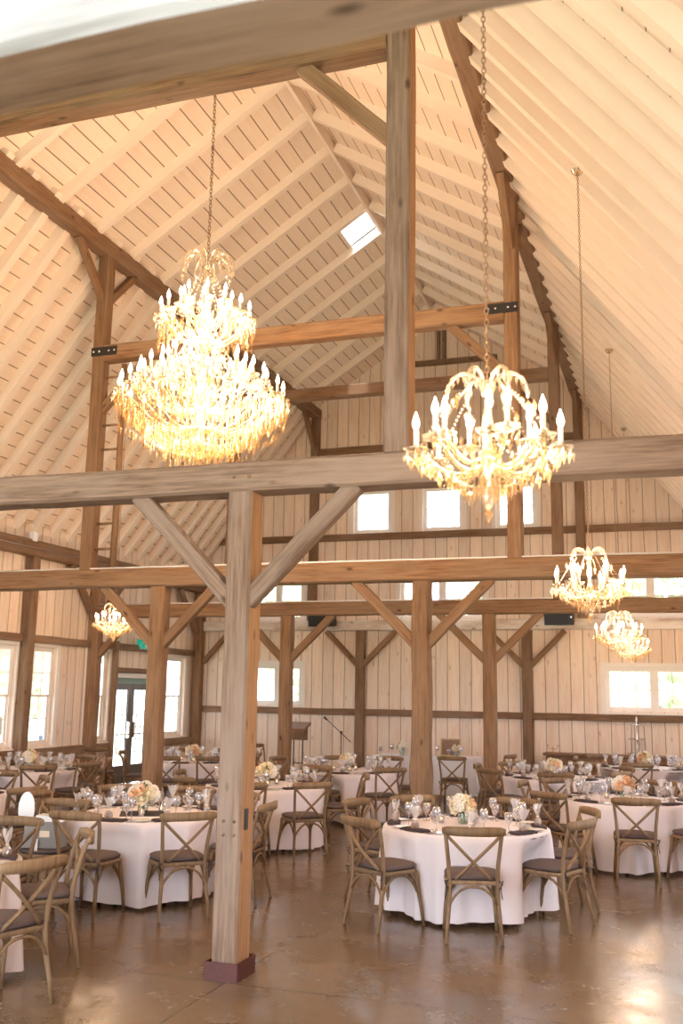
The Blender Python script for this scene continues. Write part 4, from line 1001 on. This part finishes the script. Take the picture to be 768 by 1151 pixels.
for ti, (k, ((cx, cy), nm)) in enumerate(TABLES.items()):
    if tproto is None: tproto = make_table('table under the cloth of the ' + nm, cx, cy); bpy.context.view_layer.update(); kids(tproto)
    else: copy_tree(tproto, 'table under the cloth of the ' + nm, (cx, cy, 0), ti * .3)
    o = cloth_mesh(ti * 3 + 1, chair_at[k]).build('tablecloth', M['cloth'], None, (cx, cy, 0)); tag(o, 'blush white floor-length cloth on the ' + nm, 'tablecloth', 'round tablecloths')
    fk, fs_ = FLK[k]
    fx, fy = {'T1': (-.05, .10), 'T2': (.02, -.05)}.get(k, (0, 0))
    flower_piece('%s flowers in a glass vase on the %s' % ({'peach': 'peach and cream', 'cream': 'cream', 'white': 'white'}[fk], nm), cx + fx, cy + fy, fk, ti + 1, fs_)
    if k in ('T2',):
        mb = MB(); mb.box((0, 0, .004), (.42, .42, .006)); o = mb.build('table_runner', M['napkin'], None, (cx + .02, cy - .05, Z - .004), (0, 0, .5)); tag(o, 'dark square cloth under the white flowers left of the front post', 'table mat')
        bpy.data.objects['flower_centrepiece.001'].location.z += .004
    # eight place settings
    angs = sorted([a for a, r in chair_at[k]], key=lambda a: a % (2 * PI)); base0 = angs[0]
    base0 = math.radians({'T1': -76, 'T2': -86, 'T3': -10, 'T10': -82}.get(k, -80))
    near = k in ('T1', 'T2', 'T3', 'T10', 'T7')
    for i in range(8):
        a = base0 + i * PI / 4; w, d = side(k, math.degrees(a)); c, s = math.cos(a), math.sin(a)
        def at(r, off): return (cx + r * c - off * s, cy + r * s + off * c, Z)
        rz = a + PI / 2; suf = '%s of the %s' % (w, nm)
        inst('napkin', napkin_, 'dark folded napkin at the ' + suf, (at(.655, 0)[0], at(.655, 0)[1], Z), rz, 'dark napkins')
        p = at(.645, R_.uniform(-.04, .04)); inst('favour', favour, 'cellophane favour bag at the ' + suf, (p[0], p[1], Z + .023), rz + R_.uniform(-.5, .5), 'favour bags')
        p = at(.52, .13); inst('wine', wine, 'stemmed wine glass at the ' + suf, p, 0, 'wine glasses')
        p = at(.46, .05); inst('water', water, 'stemmed water goblet at the ' + suf, p, 0, 'water goblets')
        p = at(.60, -.225); inst('plate', plate_, 'white side plate at the ' + suf, p, 0, 'side plates')
        if near: p = at(.60, .175); inst('fork', fork, 'silver cutlery at the ' + suf, p, rz, 'silver cutlery')
    for i in range(3):
        a = base0 + i * 2.1 + .4; inst('votive', votive, 'lit votive candle at the %s of the flowers, %s' % (side(k, math.degrees(a))[0], nm), (cx + fx + .2 * math.cos(a), cy + fy + .2 * math.sin(a), Z), 0, 'votive candles')

# head table with framed sign
HT = thing('head_table', 'long narrow table under the white cloth before the back wall', 'table', (-4.55, 18.7, 0))
mb = MB(); mb.box((0, 0, .72), (1.9, .7, .03)); mb.build('tabletop', M['walnut'], HT)
for a in (-.85, .85):
    for b in (-.28, .28): mb = MB(); mb.tube([(a, b, 0), (a, b, .71)], .018, 8); mb.build('leg', M['blackmetal'], HT)
mb = MB(); n = 44; per = []
w_, d_ = .97, .37
for i in range(n * 4):
    s_ = i // n; u = (i % n) / n
    p = [(-w_ + 2 * w_ * u, -d_), (w_, -d_ + 2 * d_ * u), (w_ - 2 * w_ * u, d_), (-w_, d_ - 2 * d_ * u)][s_]; nn = [(0, -1), (1, 0), (0, 1), (-1, 0)][s_]; per.append((p, nn, i))
vs = [(p[0], p[1], .745) for p, q, i in per]
for t in (.02, .3, .6, .93): vs += [(p[0] + q[0] * (.01 + .03 * t + .02 * t * math.sin(i * .75)), p[1] + q[1] * (.01 + .03 * t + .02 * t * math.sin(i * .75)), .745 - .71 * t) for p, q, i in per]
m = len(per); mb.add(vs, [tuple(range(m))] + [(r * m + i, (r + 1) * m + i, (r + 1) * m + (i + 1) % m, r * m + (i + 1) % m) for r in range(4) for i in range(m)], False)
o = mb.build('tablecloth', M['cloth_white'], None, (-4.55, 18.7, 0)); tag(o, 'cool white cloth on the long head table by the back wall', 'tablecloth')
sg = thing('framed_sign', 'small brown framed board standing on the white head table', 'sign', (-4.12, 18.8, .747), .1)
mb = MB(); mb.box((0, 0, .16), (.34, .015, .30)); mb.build('board', M['chalk'], sg)
mb = MB()
for c_, s_ in (((0, -.004, .32), (.38, .03, .025)), ((0, -.004, .012), (.38, .03, .025)), ((-.18, -.004, .165), (.025, .03, .3)), ((.18, -.004, .165), (.025, .03, .3))): mb.box(c_, s_)
mb.build('frame', M['gold_frame'], sg)
mb = MB(); mb.bar((0, .1, 0), (0, .01, .28), .03, .01); mb.build('easel_strut', M['gold_frame'], sg)
flower_piece('white flowers in a glass vase on the long head table', -5.02, 18.6, 'white', 31, 1.0, .747)
flower_piece('low greenery and cream flowers before the framed sign', -3.95, 18.55, 'cream', 32, .7, .747)
for i in range(8):
    x = -5.4 + i * .22
    lab = ['first', 'second', 'third', 'fourth', 'fifth', 'sixth', 'seventh', 'eighth'][i]
    inst('wine' if i % 2 else 'water', wine, '%s glass along the white head table, counted from its left end' % lab, (x, 18.45, .747), 0, 'glasses on the head table')
# ------------------------------------------------------------------ back wall furniture
sb = thing('sideboard', 'long low wooden sideboard against the back wall under the wide window', 'sideboard', (-1.35, YD - .42, 0))
mb = MB(); mb.box((0, 0, .76), (2.5, .5, .04)); mb.build('top', M['walnut'], sb)
mb = MB(); mb.box((0, .02, .41), (2.4, .42, .62)); mb.build('body', M['walnut'], sb)
for i in range(4):
    mb = MB(); mb.box((-.9 + i * .6, -.2, .41), (.55, .02, .54)); d_ = mb.build('door', M['walnut'], sb)
    mb = MB(); mb.lathe([(.012, 0), (.016, .01), (.001, .02)], 8); k_ = mb.build('knob', M['brass'], d_, (-.9 + i * .6 + .22, -.21, .45), (PI / 2, 0, 0))
for a in (-1.12, 1.12):
    for b in (-.16, .2): mb = MB(); mb.tube([(a, b, 0), (a, b, .12)], [.02, .03], 8); mb.build('leg', M['walnut'], sb)
cd = thing('candelabrum', 'small dark branched candelabrum on the wooden sideboard', 'candle holder', (-2.42, YD - .45, .78))
mb = MB(); mb.lathe([(.05, 0), (.05, .01), (.01, .02), (.008, .12)], 12); mb.build('stem', M['gold_frame'], cd)
for s in (-1, 1):
    mb = MB(); mb.tube([(0, 0, .09), (s * .05, 0, .07), (s * .10, 0, .11), (s * .10, 0, .14)], .006, 6); mb.lathe([(.018, 0), (.02, .012)], 8, (s * .10, 0, .14)); mb.build('branch', M['gold_frame'], cd)
ts = thing('tiered_stand', 'silver three-tiered serving stand on the sideboard', 'serving stand', (-.79, YD - .45, .78))
for i, (z, r) in enumerate(((.03, .19), (.31, .17), (.58, .13))):
    mb = MB(); mb.lathe([(.02, z - .01), (r, z), (r + .01, z + .015), (r, z + .008), (.001, z + .004)], 24); mb.build('tray', M['silver'], ts)
mb = MB(); mb.lathe([(.06, 0), (.06, .012), (.015, .03), (.012, .3), (.02, .31), (.01, .34), (.012, .57), (.02, .59), (.01, .62), (.022, .66), (.024, .69), (.01, .73), (.001, .76)], 14); mb.build('column', M['silver'], ts)
for i in range(3):
    a = 2 * PI * i / 3 + .3; mb = MB(); mb.tube([(.16 * math.cos(a), .16 * math.sin(a), .03), (.14 * math.cos(a), .14 * math.sin(a), .58)], .006, 6); mb.build('rod', M['blackmetal'], ts)
lc = thing('lectern', 'dark slim lectern with slanted top behind the rear post', 'lectern', (-7.28, 18.9, 0), -.1)
mb = MB(); mt = Matrix.Rotation(math.radians(-22), 3, 'X').inverted(); mb.box((0, 0, 1.22), (.46, .34, .05), mt); mb.box((0, -.16, 1.13), (.46, .03, .05)); mb.build('top', M['walnut'], lc)
mb = MB(); mb.box((0, .05, 1.08), (.40, .05, .26)); mb.build('panel', M['walnut'], lc)
for a in (-.10, .10): mb = MB(); mb.tube([(a, .05, .02), (a, .05, 1.0)], .014, 8); mb.build('leg', M['blackmetal'], lc)
mb = MB(); mb.box((0, .02, .012), (.42, .34, .024)); mb.build('base', M['blackmetal'], lc)
mb = MB(); mb.box((0, .05, .5), (.2, .02, .02)); mb.build('crossbar', M['blackmetal'], lc)
ms = thing('microphone_stand', 'black boom microphone stand before the back wall', 'microphone stand', (-6.45, 19.2, 0), .1)
mb = MB(); mb.tube([(0, 0, .05), (0, 0, 1.12)], .011, 8); mb.build('pole', M['blackmetal'], ms)
mb = MB(); mb.tube([(.20, 0, .93), (-.30, 0, 1.36)], .008, 8); mb.build('boom', M['blackmetal'], ms)
mb = MB(); mb.tube([(-.29, 0, 1.35), (-.36, 0, 1.41)], [.016, .026], 10); mb.build('microphone', M['black'], ms)
mb = MB(); mb.lathe([(.022, 1.09), (.024, 1.14)], 10, cap1=True); mb.build('clutch', M['blackmetal'], ms)
for i in range(3):
    a = 2 * PI * i / 3; mb = MB(); mb.tube([(0, 0, .1), (.28 * math.cos(a), .28 * math.sin(a), .012)], .009, 6); mb.build('leg', M['blackmetal'], ms)
db = thing('dried_bundle', 'small tan dried bundle lying on the rail at the left edge', 'decoration', (WL + .06, 13.55, 2.82))
mb = MB(); rr = random.Random(4)
for i in range(16): a = rr.uniform(0, 6.3); mb.tube([(0, -.12, .02), (.03 * math.cos(a), .02, .03 + .02 * math.sin(a)), (.05 * math.cos(a), .16, .05 + .04 * math.sin(a))], .006, 5)
mb.build('stalks', M['gold_frame'], db); mb = MB(); mb.lathe([(.025, -.02), (.03, 0), (.025, .02)], 10, (0, -.02, .03)); mb.build('binding', M['card'], db)

# ------------------------------------------------------------------ bag on the chair
bx_, by_ = -5.44, 7.86
bgx = thing('tote_bag', 'grey boxy bag with a white tag on the chair seat at lower left', 'bag', (bx_ + .03, by_ - .02, .509), .25)
mb = MB(); vs = [(-.17, -.10, 0), (.17, -.10, 0), (.17, .10, 0), (-.17, .10, 0), (-.15, -.09, .22), (.15, -.09, .22), (.15, .09, .22), (-.15, .09, .22)]
mb.add(vs, [(0, 3, 2, 1), (4, 5, 6, 7), (0, 1, 5, 4), (1, 2, 6, 5), (2, 3, 7, 6), (3, 0, 4, 7)], False); mb.build('body', M['grey_cloth'], bgx)
mb = MB(); mb.box((.03, -.101, .12), (.09, .004, .055)); mb.build('tag', M['card'], bgx)
mb = MB(); mb.box((-.03, -.125, .03), (.025, .008, .10)); mb.build('strap_end', M['china'], bgx)
wb = MB(); wb.box((0, 0, .025), (.24, .16, .045)); wb.box((0, 0, .052), (.235, .155, .006)); o = wb.build('white_box', M['china'], None, (bx_ + .09, by_ - .02, .73), (0, 0, .25)); tag(o, 'flat white box lying on top of the grey bag', 'box')
fn = thing('paper_fan', 'white oval paper fan standing upright beside the grey bag', 'fan', (bx_ - .20, by_ + .0, .509), .3)
mb = MB(); mb.tube([(0, 0, 0), (0, 0, .18)], .006, 6); mb.build('handle', M['card'], fn)
mb = MB(); n = 20; pr_ = [(.075 * math.cos(2 * PI * i / n), .15 * math.sin(2 * PI * i / n)) for i in range(n)]
mb.add([(x, -.003, .31 + z) for x, z in pr_] + [(x, .003, .31 + z) for x, z in pr_], [tuple(range(n)), tuple(range(2 * n - 1, n - 1, -1))] + [(i, (i + 1) % n, n + (i + 1) % n, n + i) for i in range(n)], False); mb.build('blade', M['china'], fn)

# ------------------------------------------------------------------ world, sun, camera
w = bpy.data.worlds.new('World'); sc.world = w; w.use_nodes = True; nt = w.node_tree
bgn = nt.nodes['Background']; bgn.inputs[0].default_value = (.83, .90, 1.0, 1); bgn.inputs[1].default_value = 6.5
sl = bpy.data.lights.new('sun', 'SUN'); sl.energy = 7; sl.angle = .03; sl.color = (1, .96, .9); so = bpy.data.objects.new('sun', sl); col.objects.link(so)
so.rotation_euler = (math.radians(12), math.radians(3), 0); so.location = (0, -20, 30)
cam = bpy.data.cameras.new('camera'); co = bpy.data.objects.new('camera', cam); col.objects.link(co); sc.camera = co
cam.sensor_fit = 'VERTICAL'; cam.sensor_height = 36.; cam.lens = 1104.13 / 1151 * 36
yaw, pitch, roll = .3274, .1819, .0164
fw = Vector((-math.sin(yaw) * math.cos(pitch), math.cos(yaw) * math.cos(pitch), math.sin(pitch))); r0 = Vector((math.cos(yaw), math.sin(yaw), 0)); u0 = r0.cross(fw)
# image rolled clockwise = camera rolled counter-clockwise
cr_, sr_ = math.cos(roll), math.sin(roll)
rx = r0 * cr_ + u0 * sr_; ux = -r0 * sr_ + u0 * cr_
m = Matrix((rx, ux, -fw)).transposed().to_4x4(); m.translation = Vector((0, 0, 1.9)); co.matrix_world = m
cam.clip_start = .05; cam.clip_end = 300
cam.dof.use_dof = True; cam.dof.focus_distance = 8.8; cam.dof.aperture_fstop = 2.4
sc.view_settings.view_transform = 'Standard'; sc.view_settings.look = 'None'; sc.view_settings.gamma = 1; sc.view_settings.use_curve_mapping = False
sc.view_settings.exposure = .74
sc.cycles.use_denoising = True
try: sc.cycles.denoiser = 'OPENIMAGEDENOISE'
except Exception: pass
sc.cycles.max_bounces = 8; sc.cycles.diffuse_bounces = 4; sc.cycles.glossy_bounces = 3; sc.cycles.transparent_max_bounces = 24
sc.cycles.sample_clamp_indirect = 6; sc.cycles.caustics_reflective = False; sc.cycles.caustics_refractive = False
dups = {k: v for k, v in LABELS.items() if len(v) > 1}
if dups: print('DUP LABELS', len(dups), list(dups.items())[:6])
